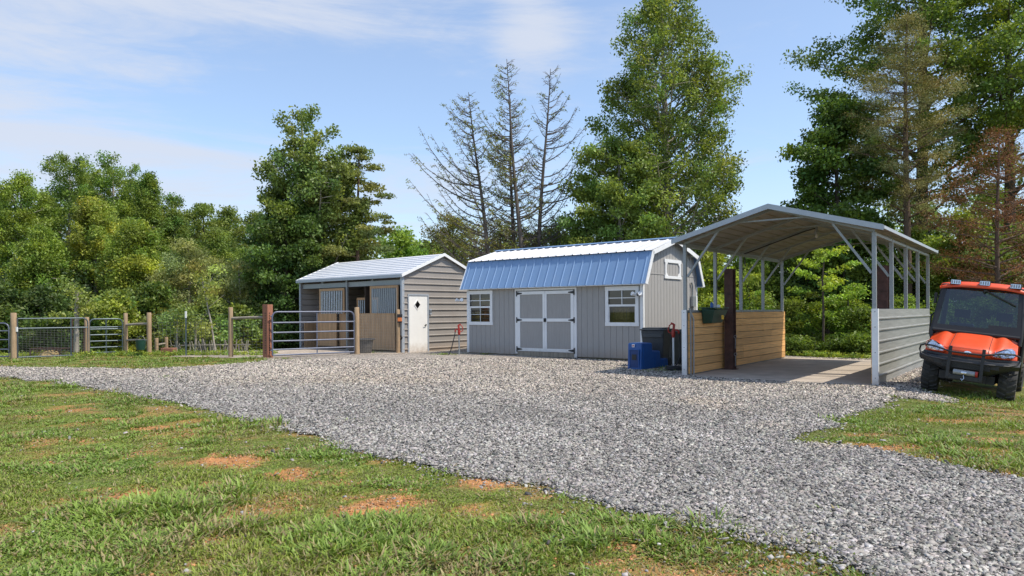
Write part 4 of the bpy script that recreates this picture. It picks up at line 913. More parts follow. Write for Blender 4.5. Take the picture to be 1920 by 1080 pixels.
# hydrants
def hydrant(px, py, h, label, sgn, hose, pm, rot):
    b = gp(px, py); t = thing('yard_hydrant', label, 'hydrant', b, rot, 'red frost free yard hydrants')
    k = MB(); k.tube([(0, 0, -.05), (0, 0, h-.32)], .024, 10); k.build('pipe', pm, t)
    k = MB(); z = h
    k.tube([(0, 0, z-.36), (0, 0, z-.28), (.0, 0, z-.18)], [.035, .05, .045], 10); k.beam((0, 0, z-.2), (.02*sgn, 0, z-.02), .06, .1)
    k.beam((.02*sgn, 0, z-.03), (-.06*sgn, 0, z), .05, .05); k.tube([(0, 0, z-.17), (.1*sgn, 0, z-.17), (.13*sgn, 0, z-.2), (.13*sgn, 0, z-.26)], .024, 8)
    k.build('head', 'red', t, bevel=.004)
    k = MB(); k.tube([(-.03*sgn, 0, z-.01), (-.09*sgn, 0, z-.05), (-.125*sgn, 0, z-.13), (-.12*sgn, 0, z-.22), (-.06*sgn, 0, z-.25)], .014, 8); k.build('handle', 'red', t)
    hp = [Vector((.13*sgn, 0, z-.26))]+[Vector(q) for q in hose]
    t2 = thing('garden_hose', label.replace('red', 'black hose of the red', 1)[:90], 'hose', b, rot, None)
    k = MB(); pts = []
    for i in range(len(hp)-1):
        p0 = hp[max(i-1, 0)]; p1 = hp[i]; p2 = hp[i+1]; p3 = hp[min(i+2, len(hp)-1)]
        for j in range(6):
            s = j/6; pts.append(.5*((2*p1)+(p2-p0)*s+(2*p0-5*p1+4*p2-p3)*s*s+(3*p1-p0-3*p2+p3)*s*s*s))
    pts.append(hp[-1]); k.tube(pts, .016, 8); k.build('hose', 'black', t2); return t, t2
h1 = hgt(1263, 606, gp(1263, 695))
r_ = random.Random(2)
coil = [(.17, .0, .55), (.12, -.02, .25), (.0, -.04, .04)]+[(.05+.24*math.cos(a*1.0)+r_.uniform(-.03, .03), -.15+.09*math.sin(a)+r_.uniform(-.02, .02), .02+.004*i) for i, a in enumerate(np.arange(1.5, 22, .8))]+[(.5, -.2, .02), (.75, -.15, .02)]
a, b = hydrant(1263, 695, h1, 'red yard hydrant on white pipe beside the trash bins', 1, coil, 'white', -.2); b['label'] = 'black hose coiled at the foot of the hydrant by the bins'
h2 = hgt(860, 608, gp(861, 665.5))
a, b = hydrant(861, 665.5, h2, 'red yard hydrant on steel pipe between barn and shed', -1, [(-.16, 0, .62), (-.24, 0, .3), (-.32, -.02, .06), (-.36, -.05, .02)], 'galv', 0); b['label'] = 'black hose hanging from the hydrant between barn and shed'
# trash bins
def bin_(px, py, label, m, rot, s=1):
    b = gp(px, py); t = thing('trash_bin', label, 'trash bin', b, rot, 'wheeled bins beside the shed gable')
    k = MB(); w0, w1, d0_, d1_, H = .24*s, .31*s, .26*s, .36*s, .98*s
    k.hexa([(-w0, -d0_, .03), (w0, -d0_, .03), (w0, d0_, .03), (-w0, d0_, .03), (-w1, -d1_, H), (w1, -d1_, H), (w1, d1_, H), (-w1, d1_, H)]); k.build('body', m, t, bevel=.02)
    k = MB(); k.box(-w1-.03, w1+.03, -d1_-.03, d1_+.02, H+.002, H+.04); k.box(-w1+.02, w1-.02, -d1_+.02, d1_-.04, H+.04, H+.075); k.build('lid', m, t, bevel=.015)
    k = MB(); k.tube([(-w1, d1_+.06, H-.04), (w1, d1_+.06, H-.04)], .015, 8); k.build('handle', m, t)
    k = MB(); k.box(-w1*.85, w1*.85, -d1_-.012, -d1_+.05, H-.18, H-.08); k.box(-.14, .14, -d0_-.045, -d0_, .42*s, .46*s); k.build('front_rib', m, t, bevel=.01)
    for sx_ in (-1, 1):
        k = MB(); k.lathe([(0, -.025), (.12, -.025), (.125, 0), (.12, .025), (0, .025)], 18, 'x', (sx_*(w0+.03), d0_+.02, .12)); k.build('wheel', 'rubber', t)
    return t
bin_(1231, 688, 'near black wheeled trash bin behind the blue mounting block', 'bin', -.5); bin_(1257, 684, 'greyish wheeled trash bin behind the red hydrant', 'binlight', -.75, .93)
# mounting block
b = gp(1176.5, 692.5); t = thing('mounting_block', 'blue plastic three step mounting block beside the trash bins', 'mounting block', b, -.80)
def steps(prof, x0, x1, ins=.0):
    k = MB(); k.prism(prof, lambda u, v, w_: (w_, u, v), x0, x1); return k
Wb = .42
pr = [(0, 0), (1.22, 0), (1.19, .23), (.86, .24), (.85, .44), (.5, .45), (.48, .665), (.03, .665)]
steps(pr, .0, Wb).build('block', 'blue', t, bevel=.018)
k = MB()
for (ya, yb, z) in ((.03, .49, .668), (.5, .86, .453), (.87, 1.2, .243)): k.box(.03, Wb-.03, ya+.02, yb-.02, z-.001, z+.006)
k.build('tread', 'blue', t)
k = MB(); k.box(.09, .35, -.008, .002, .06, .50); k.build('niche', 'recess_shade', t, bevel=.004); k = MB(); k.box(.07, .088, -.02, .004, .05, .52); k.box(.352, .37, -.02, .004, .05, .52); k.box(.088, .352, -.02, .004, .50, .52); k.build('niche_rim', 'blue', t, bevel=.004); k = MB(); k.box(.15, .29, -.018, -.013, .25, .39); k.build('niche_hole_shade', 'black', t)  # flat navy panel and black square paint the niche's shade in colour
k = MB(); k.box(.14, .22, .003, .013, .57, .645); k.build('sticker', 'white', t); k = MB(); k.box(.155, .17, -.0005, .002, .585, .63); k.box(.19, .205, -.0005, .002, .585, .63); k.box(.17, .19, -.0005, .002, .60, .615); k.build('emblem', 'emblemred', t)
k = MB()
for ya, zt in ((.1, .6), (.6, .4), (.95, .2)): k.box(Wb, Wb+.008, ya, ya+.02, .05, zt)
k.build('side_rib', 'blue', t)
# green tote on the plank wall
yv = (Vector((RX, RY, 0))+NX*(-CW+.08)); WV = Wall(yv.x, yv.y, ANG-PI/2)
def plw(px, py):
    r = ray(px, py); o_ = yv; tt = (o_-Vector((0, 0, EYE))).dot(NX)/r.dot(NX); p = Vector((0, 0, EYE))+r*tt; return (p-o_).dot(DY), p.z
ya, zt = plw(1314, 577); yb, zb = plw(1340, 606)
t = thing('hanging_tote', 'dark green plastic tote hooked on the plank wall top', 'tote', yv+DY*(ya+yb)/2+Vector((0, 0, zb)), -ANG)
k = MB(); hl = (yb-ya)/2; H = zt-zb-.02
k.hexa([(.01, -hl*.8, 0), (.22, -hl*.8, 0.02), (.22, hl*.8, 0.02), (.01, hl*.8, 0), (.01, -hl, H), (.34, -hl, H-.03), (.34, hl, H-.03), (.01, hl, H)]); k.build('box', 'green', t, bevel=.012)
k = MB(); k.box(-.03, .36, -hl-.015, hl+.015, H-.0, H+.025); k.build('rim', 'green', t, bevel=.006)
k = MB(); k.lathe([(0, 0), (.035, 0), (.04, .08), (.02, .12), (0, .13)], 12, 'z', (.12, -.05, H+.026)); t2 = thing('spray_bottle', 'blue bottle lying in the green hanging tote', 'bottle', t.location, -ANG); k.build('bottle', 'blue', t2)
k = MB(); k.lathe([(0, 0), (.04, 0), (.05, .05), (0, .07)], 12, 'z', (.22, .12, H+.026)); t2 = thing('white_rag', 'white cloth bundle in the green hanging tote', 'cloth', t.location, -ANG); k.build('bundle', 'white', t2)
k = MB(); k.box(.345, .349, -.02, .12, .1, .2); k.build('paper_label', 'yellow', t)

# ================================================ UTILITY VEHICLE
ub = gp(1811, 740); nrm_r = math.radians(5.2)
UX, UY = ub.x, ub.y
uc = Vector((UX, UY, 0)); cosr = math.cos(nrm_r)
zl, zrr = G(*(uc-NX*.58).xy), G(*(uc+NX*.58).xy)
rollu = math.atan2(zl-zrr, 1.16)+math.radians(1.2)
utv = thing('utility_vehicle', 'orange utility vehicle with cab and black brush guard beside the carport', 'utility vehicle', (UX, UY, (zl+zrr)/2), 0)
utv.rotation_euler = (Matrix.Rotation(-ANG-.02, 3, 'Z') @ Matrix.Rotation(rollu, 3, 'Y')).to_euler()
TR = .315
def tyre(x, y, steer=0, far=False):
    w_ = .13
    k = MB(); k.M = Matrix.Translation((x, y, TR)) @ Matrix.Rotation(steer, 4, 'Z')
    k.lathe([(.19, -w_*.8), (.24, -w_*1.05), (.28, -w_), (.295, -w_*.6), (.297, 0), (.295, w_*.6), (.28, w_), (.24, w_*1.05), (.19, w_*.8), (.19, -w_*.8)], 32, 'x')
    nl = 17
    for i in range(nl):
        for sg in (-1, 1):
            a = 2*PI*(i+(.5 if sg > 0 else 0))/nl
            R = Matrix.Rotation(a, 4, 'X'); old = k.M; k.M = old @ R
            k.tint = 1.5
            k.hexa([(sg*.008, -.03, .288), (sg*.075, -.005, .288), (sg*.075, .035, .288), (sg*.008, .01, .288), (sg*.008, -.026, .318), (sg*.072, .0, .318), (sg*.072, .03, .318), (sg*.008, .008, .318)])
            k.hexa([(sg*.078, .0, .285), (sg*.128, .03, .265), (sg*.128, .065, .265), (sg*.078, .04, .285), (sg*.078, .004, .317), (sg*.13, .033, .302), (sg*.13, .06, .302), (sg*.078, .036, .317)])
            k.M = old
    k.tint = 1
    wh = bpy.data.objects.new('wheel', None)
    tr = k.build('wheel', 'rubber', utv)
    k = MB(); k.M = Matrix.Translation((x, y, TR)) @ Matrix.Rotation(steer, 4, 'Z'); s = 1 if x > 0 else -1
    k.lathe([(.19, -.1), (.17, -.08), (.16, 0), (.05, .02*s), (.04, .05*s), (0, .055*s)], 24, 'x'); k.build('rim', 'bumper', tr)
    bpy.data.objects.remove(wh)
for x in (-.585, .585): tyre(x, 0, .05); tyre(x, 2.0)
# chassis
k = MB(); k.box(-.42, .42, -.35, 2.5, .28, .42); k.box(-.3, .3, -.5, -.35, .30, .5); k.build('chassis', 'black', utv)
k = MB()
for sg in (-1, 1): k.tube([(sg*.2, .0, .34), (sg*.47, 0, .31)], .03); k.tube([(sg*.25, -.1, .42), (sg*.47, -.02, .33)], .02); k.tube([(sg*.3, .05, .7), (sg*.46, .02, .34)], .035)
k.build('axle', 'black', utv)
# hood
rows = []
US = np.linspace(-1, 1, 29)
def hx(u): return u*.70
for (dy, z, cr) in ((0.0, .735, .00), (-.02, .78, .01), (-.015, .83, .02), (.02, .875, .03), (.10, .92, .035), (.25, .975, .04), (.42, 1.03, .04), (.60, 1.085, .035), (.72, 1.12, .03)):
    row = []
    f_ = (z-.735)/.385
    for u in US:
        au = abs(u); yf = -.56+.30*au**2.4
        y = yf*(1-f_)+(-.52+.0)*f_*(.0)+dy*.0+f_*.0
        y = yf+dy*(1-.35*au**2)
        zz = z-.045*au**3*(1+f_)+cr*1.1*math.exp(-((au-.70)/.14)**2)-.03*math.exp(-((au-.50)/.07)**2)*min(1, f_*2.5)
        if f_ > .98: y = .16+.04*(1-au**2)*-1
        row.append((hx(u)*(1-.06*f_), y, zz))
    rows.append(row)
# sides of hood
k = MB(); k.grid(rows)
side = lambda i: [(r[i][0]*1.005, r[i][1], min(r[i][2], .99)-.0) for r in rows]
for i in (0, -1):
    top = [r[i] for r in rows]; bot = [(p[0]*1.02, p[1]+.02, .70) for p in top]
    k.grid([top, bot])
hood = k.build('hood', 'orange', utv); sb2 = hood.modifiers.new('sub', 'SUBSURF'); sb2.levels = 1; sb2.render_levels = 2
# seams of the raised hood centre and the side panels
for sg in (-1, 1):
    k = MB(); pts = [(r[14+sg*6][0], r[14+sg*6][1]-.002, r[14+sg*6][2]+.001) for r in rows[2:]]; k.tube(pts, .0045, 5); k.build('panel_seam', 'black', utv)
k = MB(); k.tube([(p[0], p[1]-.006, p[2]) for p in rows[3][3:-3]], .003, 5); k.build('panel_seam', 'black', utv)
k = MB(); k.grid([[(p[0]*.98, p[1]+.01, .735) for p in rows[0]], [(p[0]*.98, p[1]+.02, .70) for p in rows[0]]]); k.build('front_slot', 'black', utv)
# emblem
k = MB(); k.M = Matrix.Translation((0, -.588, .80)) @ Matrix.Rotation(-.1, 4, 'X')
k.prism([(.055*math.cos(a), .032*math.sin(a)) for a in np.arange(0, 2*PI, .35)], lambda u, v, w_: (u, w_, v), -.008, .008); em = k.build('emblem', 'chrome', utv)
k = MB(); k.M = Matrix.Translation((0, -.588, .80)) @ Matrix.Rotation(-.1, 4, 'X'); k.prism([(-.03, -.008), (-.01, .014), (0, .002), (.012, .014), (.03, -.008), (0, -.016)], lambda u, v, w_: (u, w_, v), -.012, -.009); k.build('emblem_mark', 'emblemblue', em)
# headlights
for sg in (-1, 1):
    f = Matrix.Translation((sg*.50, -.455, .845)) @ Matrix.Rotation(sg*.42, 4, 'Z') @ Matrix.Rotation(-.35, 4, 'X')
    out_ = [(-.17, -.055), (-.15, -.075), (.0, -.085), (.12, -.07), (.175, -.02), (.17, .06), (.12, .10), (.02, .085), (-.09, .03), (-.165, -.02)]
    out_ = [(sg*a, b) for a, b in out_]
    k = MB(); k.M = f; k.prism([(a*1.12, b*1.16) for a, b in out_], lambda u, v, w_: (u, w_, v), -.02, .06); hl_ = k.build('headlight', 'orange', utv, bevel=.008)
    k = MB(); k.M = f; k.prism(out_, lambda u, v, w_: (u, w_, v), -.026, -.021); k.build('bezel', 'chrome', hl_)
    k = MB(); k.M = f
    for cx, cz, rr in ((.05*sg, .01, .055), (-.06*sg, -.03, .04)):
        k.lathe([(rr, -.05), (rr*.9, -.035), (rr*.3, -.03), (0, -.045)], 16, 'y', (cx, 0, cz))
    for q in range(9): a = -.14+.035*q; k.beam((sg*a, -.028, -.06), (sg*(a+.01), -.03, .03+.04*(q/9)), .006, .006)
    k.build('reflector', 'chrome', hl_)
    k = MB(); k.M = f; n = len(out_); k.add([(a, -.03, b) for a, b in out_]+[(a*.75, -.058, b*.75) for a, b in out_], [(i, (i+1) % n, n+(i+1) % n, n+i) for i in range(n)]+[tuple(range(n, 2*n))], True); k.build('headlight_lens', 'lens', hl_)
# grille / bumper
def bump_row(z, yo, xr): return [(xr*u, -.60+yo+.26*abs(u)**2.6, z-(.0 if abs(u) < .5 else (abs(u)-.5)*-.03)) for u in US]
lift = lambda r_, h: [(x, y, z+h*min(1, max(0, abs(x)-.3)/.35)) for x, y, z in r_]
k = MB(); k.grid([bump_row(.735, .03, .70), bump_row(.70, .03, .715), bump_row(.69, -.05, .745), lift(bump_row(.62, -.08, .755), .02), lift(bump_row(.53, -.06, .75), .07), lift(bump_row(.46, .0, .73), .10), lift(bump_row(.43, .1, .70), .12)]); k.build('bumper', 'bumper', utv)
k = MB(); k.box(-.36, .36, -.685, -.675, .53, .60)
for i in range(5): k.box(-.36, .36, -.69, -.684, .535+i*.013, .54+i*.013)
k.build('grille', 'black', utv)
for sg in (-1, 1): MB().box(sg*.42-.06, sg*.42+.06, -.668, -.655, .57, .64).build('bumper_recess', 'black', utv)
# fender flares
for sg in (-1, 1):
    k = MB(); rows = []
    for x in (.48, .72, .74):
        rows.append([(sg*x, .41*math.cos(a), TR+.41*math.sin(a)*(1.0 if x < .73 else .96)) for a in np.linspace(-.1, 2.15, 15)])
    k.grid(rows); k.build('fender', 'bumper', utv, solid=.012)
# brush guard
for sg in (-1, 1):
    k = MB(); k.beam((sg*.245, -.75, .36), (sg*.245, -.72, .90), .05, .045, up=(0, 1, 0)); k.build('guard_upright', 'black', utv, bevel=.005)
    k = MB(); k.tube([(sg*.0, -.745, .80), (sg*.24, -.745, .80), (sg*.5, -.68, .86), (sg*.66, -.58, .865), (sg*.735, -.50, .83), (sg*.75, -.48, .76), (sg*.71, -.52, .685), (sg*.6, -.62, .655), (sg*.24, -.735, .64), (0, -.74, .64)], .0155, 10); k.build('guard_tube', 'black', utv)
k = MB(); k.box(-.27, .27, -.76, -.68, .33, .41); k.build('winch_mount', 'bumper', utv, bevel=.01)
k = MB(); k.lathe([(0, -.17), (.045, -.16), (.045, .16), (0, .17)], 16, 'x', (0, -.74, .46)); wn = k.build('winch', 'galv', utv)
k = MB(); k.lathe([(.02, -.05), (.035, -.04), (.035, .04), (.02, .05)], 12, 'x', (0, -.76, .46)); k.tube([(.0, -.8, .42), (.015, -.82, .37), (-.01, -.82, .33), (-.03, -.81, .36)], .009, 6); k.build('winch_hook', 'chrome', wn)
k = MB(); k.lathe([(0, .16), (.05, .165), (.05, .2), (0, .205)], 14, 'x', (0, -.74, .46)); k.build('winch_cap', 'red', wn)
# cab
bz_, tz = 1.12, 1.965
A0 = [(-.68, .14, bz_), (.68, .14, bz_), (.60, .42, tz), (-.60, .42, tz)]
k = MB()
for sg in (-1, 1):
    k.tube([(sg*.68, .12, .98), (sg*.685, .14, bz_), (sg*.62, .41, tz)], .032, 8); k.tube([(sg*.70, .5, .5), (sg*.71, .45, 1.1), (sg*.64, .5, tz)], .03, 8); k.tube([(sg*.68, 1.35, .6), (sg*.64, 1.3, tz)], .035, 8); k.tube([(sg*.62, .41, tz-.01), (sg*.64, 1.3, tz-.01)], .03, 8)
k.tube([(-.62, .40, tz-.01), (.62, .40, tz-.01)], .035, 8); k.tube([(-.67, .13, bz_), (.67, .13, bz_)], .035, 8); k.tube([(-.62, 1.3, tz-.02), (.62, 1.3, tz-.02)], .03, 8)
k.build('cab_frame', 'black', utv)
k = MB(); e = Vector((0, -.02, 0))
W0 = [Vector(q)+Vector((0, -.03, 0)) for q in A0]; k.add([tuple(q) for q in W0], [(0, 1, 2, 3)]); ws = k.build('windshield', 'windshield', utv)
k = MB()   # black printed border of the glass
def lerp4(u, v): a = W0[0].lerp(W0[1], u); b = W0[3].lerp(W0[2], u); return a.lerp(b, v)+Vector((0, -.004, .0))
for (u0, u1, v0, v1) in ((0, 1, 0, .13), (0, 1, .94, 1), (0, .045, .13, .94), (.955, 1, .13, .94), (.64, .955, .13, .21)):
    k.add([tuple(lerp4(u0, v0)), tuple(lerp4(u1, v0)), tuple(lerp4(u1, v1)), tuple(lerp4(u0, v1))], [(0, 1, 2, 3)])
k.build('glass_border', 'black', ws, solid=.003)
k = MB(); k.beam(lerp4(.52, .95)+Vector((0, -.02, 0)), lerp4(.93, .66)+Vector((0, -.02, 0)), .028, .02); k.beam(lerp4(.52, .90)+Vector((0, -.03, 0)), lerp4(.56, .95)+Vector((0, -.03, 0)), .05, .03); k.build('wiper', 'black', ws)
# roof
rr = []
for v, z in ((0, -.04), (.03, .01), (.14, .06), (.5, .07), (.92, .05), (1, -.02)):
    rr.append([((.655+.01)*u*(1-.02*v), .34+v*1.08-.05*(1-u*u), tz+.02+z-.06*abs(u)**3.2) for u in US])
k = MB(); k.grid(rr); k.grid([[r[0] for r in rr], [(r[0][0], r[0][1], tz-.03) for r in rr]]); k.grid([[r[-1] for r in rr], [(r[-1][0], r[-1][1], tz-.03) for r in rr]]); k.build('cab_roof', 'orange', utv, solid=.012)
for i, u in enumerate((-.43, .03, .50)):
    f = Matrix.Translation((u, .37, tz+.07-.03*abs(u))) @ Matrix.Rotation((.15, 0, -.1)[i], 4, 'Z') @ Matrix.Rotation(-.1, 4, 'X')
    k = MB(); k.M = f; k.box(-.085, .085, -.05, .03, -.045, .045); rl = k.build('roof_light', 'bumper', utv, bevel=.01)
    k = MB(); k.M = f; k.box(-.075, .075, -.056, -.051, -.036, .036)
    k.build('reflector', 'chrome', rl)
    k = MB(); k.M = f
    for q in range(4): k.box(-.07+q*.036, -.045+q*.036, -.062, -.057, -.028, .028)
    k.build('light_cell', 'galv', rl); k = MB(); k.M = f; k.beam((0, 0, -.045), (0, .03, -.09), .05, .02); k.build('bracket', 'black', rl)
# doors, body sides
for sg in (-1, 1):
    k = MB(); k.add([(sg*.71, .48, .55), (sg*.70, 1.3, .55), (sg*.69, 1.3, 1.1), (sg*.70, .46, 1.08)], [(0, 1, 2, 3)]); dd = k.build('door', 'bumper', utv, solid=.02)
    k = MB(); k.add([(sg*.70, .47, 1.1), (sg*.685, 1.3, 1.1), (sg*.645, 1.28, tz-.04), (sg*.645, .52, tz-.04)], [(0, 1, 2, 3)]); k.build('door_window', 'windshield', dd)
    k = MB(); k.tube([(sg*.72, .5, .95), (sg*.76, .47, 1.0), (sg*.77, .45, 1.35), (sg*.73, .5, 1.42)], .014, 8); k.build('grab_handle', 'black', dd)
k = MB(); k.tube([(-.66, .42, 1.74), (-.71, .40, 1.74)], .012, 6); k.box(-.75, -.70, .38, .44, 1.60, 1.80); k.build('side_mirror', 'black', utv, bevel=.012)
k = MB(); k.tube([(.66, .36, 1.72), (.78, .30, 1.72)], .012, 6); k.box(.77, .88, .28, .33, 1.58, 1.78); k.build('side_mirror', 'black', utv, bevel=.012)
k = MB(); k.box(-.60, .60, .16, .42, .98, 1.10); k.box(-.62, .62, .2, 1.4, .42, .48); k.box(-.6, .6, 1.3, 1.34, .45, 1.05); k.build('dashboard', 'bumper', utv, bevel=.02)
for x in (-.34, .34):
    k = MB(); k.box(x-.22, x+.22, .8, 1.25, .62, .78); k.box(x-.21, x+.21, 1.15, 1.27, .78, 1.25); st_ = k.build('seat', 'bumper', utv, bevel=.03)
    k = MB(); k.box(x-.13, x+.13, 1.12, 1.22, 1.36, 1.52); k.tube([(x-.06, 1.17, 1.22), (x-.06, 1.17, 1.38)], .01, 6); k.tube([(x+.06, 1.17, 1.22), (x+.06, 1.17, 1.38)], .01, 6); k.build('headrest', 'black', st_, bevel=.02)
k = MB(); k.M = Matrix.Translation((.34, .55, 1.14)) @ Matrix.Rotation(-.9, 4, 'X')
k.tube([(.17*math.cos(a), .17*math.sin(a), 0) for a in np.linspace(0, 2*PI, 20)], .014, 6); k.tube([(0, 0, 0), (0, 0, -.3)], .025, 6); k.beam((-.17, 0, 0), (.17, 0, 0), .03, .015); k.build('steering_wheel', 'black', utv)
k = MB(); k.box(-.72, .72, 1.45, 2.7, .62, .68); k.box(-.72, -.69, 1.45, 2.7, .68, .95); k.box(.69, .72, 1.45, 2.7, .68, .95); k.box(-.69, .69, 1.45, 1.48, .68, .95); k.box(-.69, .69, 2.67, 2.7, .68, .95); k.build('cargo_bed', 'orange', utv)
loc = utv.matrix_basis
tl = Matrix.LocRotScale(utv.location, utv.rotation_euler, None)
for nm, lab, m_, bx in (('tie_strap', 'yellow ratchet strap bundle seen through the vehicle windshield', 'yellow', (-.36, .33, 1.10, .11, .05, .06)), ('glove', 'yellow work glove on the vehicle dashboard', 'yellow', (-.12, .33, 1.10, .05, .05, .075)), ('red_cap', 'small red bottle cap on the vehicle dashboard', 'red', (-.0, .31, 1.10, .025, .025, .05))):
    k = MB(); x, y, z, a, b, c = bx; k.box(x-a, x+a, y-b, y+b, z, z+c*.6); k.box(x-a*.7, x+a*.5, y-b*.8, y+b*.6, z+c*.6, z+c); o = k.build(nm, m_, None, bevel=.008); o.matrix_world = tl; tag(o, lab, nm.replace('_', ' '))
k = MB(); k.box(-.56, -.46, .3, .34, 1.105, 1.12); k.box(-.38, -.27, .3, .34, 1.105, 1.12); o = k.build('paper_slip', 'white', None); o.matrix_world = tl; tag(o, 'pale paper slips lying behind the lower windshield', 'paper')
# ================================================ TREES AND SHRUBS
def leafcloud(r, cen, rad, per, size, col, cvar, squash=.65, narrow=.55, up=.5, hollow=0):
    # cen (k,3) clump centres, rad (k,), per = leaves per clump array
    rep = np.repeat(np.arange(len(cen)), per); m = len(rep)
    d = r.normal(0, 1, (m, 3)); d /= np.linalg.norm(d, axis=1)[:, None]; p = cen[rep]+np.clip(r.normal(0, 1, (m, 3)), -1.9, 1.9)*(rad[rep]*.5)[:, None]*np.array([1, 1, squash])
    n = r.normal(0, 1, (m, 3))+np.array([0, 0, up])+d*.5; n /= np.linalg.norm(n, axis=1)[:, None]
    a = np.cross(n, r.normal(0, 1, (m, 3))); a /= np.linalg.norm(a, axis=1)[:, None]; b = np.cross(n, a)
    s = (size*r.uniform(.6, 1.3, m))[:, None]
    V = np.stack([p-a*s*.5, p+b*s*.5*narrow+n*s*.05, p+a*s*.5-n*s*.1, p-b*s*.5*narrow+n*s*.05], 1)
    cb = r.normal(1, .2, len(cen))[rep][:, None]; hv = r.normal(0, .12, len(cen))[rep][:, None]
    c = np.array(col)[None]*np.array([2.45, 2.15, 1.6])*cb*r.uniform(1-cvar, 1+cvar, (m, 1))*np.array([1, 1, 1]) ; c = c*(1+hv*np.array([1, .2, -.6]))
    c = np.clip(c, .004, .8); cc = np.repeat(c[:, None], 4, 1)
    return V.reshape(-1, 3), (4*np.arange(m)[:, None]+np.arange(4)[None]), cc.reshape(-1, 3)
PROF = {
 'oval': lambda t: (math.sin(PI*min(1, max(.02, t))**.75)**.65),
 'round': lambda t: math.sqrt(max(.03, 1-(2*t-1)**2)),
 'cone': lambda t: (1-t)**.75*.95+.06,
 'column': lambda t: min(1, .55+t*1.2)*(1-t**4)**.5+.05,
 'poplar': lambda t: (.92+.08*math.sin(t*17))*min(1, ((1.03-t)/.55))**.72,
 'open': lambda t: .8+.2*math.sin(t*13)}
def tree(name, label, px, top, hw, Yd, kind='oval', cb=.15, nl=26, leafn=22000, size=.16, col=(.075, .12, .03), rise=.35, cr=.55, tr=.16, bark='bark', lm='leaf', cvar=.35, seed=1, lean=0, narrow=.6, group=None, cat='tree', spread=.42, squash=.65, up=.5, stems=1, inner=.3):
    r = np.random.default_rng(seed*77+5); rr = random.Random(seed)
    X0 = PY(px, 500, Yd).x; zb = G(X0, Yd)-.1; H = PY(px, top, Yd).z-zb; R = hw*Yd/FPX
    t = thing(name, label, cat, (X0, Yd, zb), 0, group)
    mb = MB(); cen = []; rad = []
    for stn in range(stems):
        sx_, sy_ = (0, 0) if stems == 1 else (rr.uniform(-.35, .35)*R, rr.uniform(-.35, .35)*R)
        Hs = H*(1 if stn == 0 else rr.uniform(.7, .98))
        path = [Vector((sx_*.3*(1-f)+sx_*f+lean*f*R+math.sin(f*5+seed)*.05*R*f, sy_*f+math.cos(f*4+seed)*.04*R*f, Hs*f*.97)) for f in np.linspace(0, 1, 9)]
        mb.tube(path, [tr*(1-.93*f)**.8+.012 for f in np.linspace(0, 1, 9)], 8)
        def at(f):
            q = f*8; i = min(7, int(q)); return path[i].lerp(path[i+1], q-i)
        n_ = max(4, nl//stems)
        for i in range(n_):
            tt = (i+rr.random()*.8)/n_; f = cb+(1-cb)*tt**.95; az = i*2.39996+rr.uniform(-.4, .4)+stn
            L_ = PROF[kind](tt)*R*rr.uniform(.72, 1.15)*(1 if stems == 1 else .75)
            p0 = at(min(f, .985)); dr = Vector((math.cos(az), math.sin(az), 0)); ri = rise*(1-.3*tt)+rr.uniform(-.1, .1)
            pts = [p0+dr*(L_*s)+Vector((0, 0, L_*(ri*s+.25*ri*s*s))) for s in (0, .3, .6, .85, 1)]
            br = tr*(1-.9*f)*.42+.008
            mb.tube(pts, [br, br*.75, br*.5, br*.3, .006], 5, cap=False)
            nc = max(2, int(L_/(cr*.75)))
            for j in range(nc):
                s = inner+(1.02-inner)*(j+rr.random())/nc; q = min(3.999, s*4); k = int(min(3, q)); c = pts[min(k, 3)].lerp(pts[min(k+1, 4)], min(1, q-k))
                side = Vector((-dr.y, dr.x, 0))*rr.uniform(-1, 1)*L_*spread*(1-.35*s)*1.0
                e = c+side+Vector((0, 0, rr.uniform(-.15, .3)*cr*1.5))
                if side.length > .3 and rr.random() < .7: mb.tube([c-dr*side.length*.4, c.lerp(e, .6), e], [.018, .012, .005], 4, cap=False)
                cen.append(tuple(e)); rad.append(cr*rr.uniform(.55, 1.25))
        cen.append(tuple(path[-1]+Vector((0, 0, -.15)))); rad.append(cr*.7)
    mb.build('trunk', bark, t)
    cen = np.array(cen); rad = np.array(rad); wv = rad**2; per = np.maximum(4, (leafn*wv/wv.sum()).astype(int))
    V, F, c = leafcloud(r, cen, rad, per, size, col, cvar, squash, narrow, up)
    npmesh('crown', V, F, lm, c, parent=t)
    return t
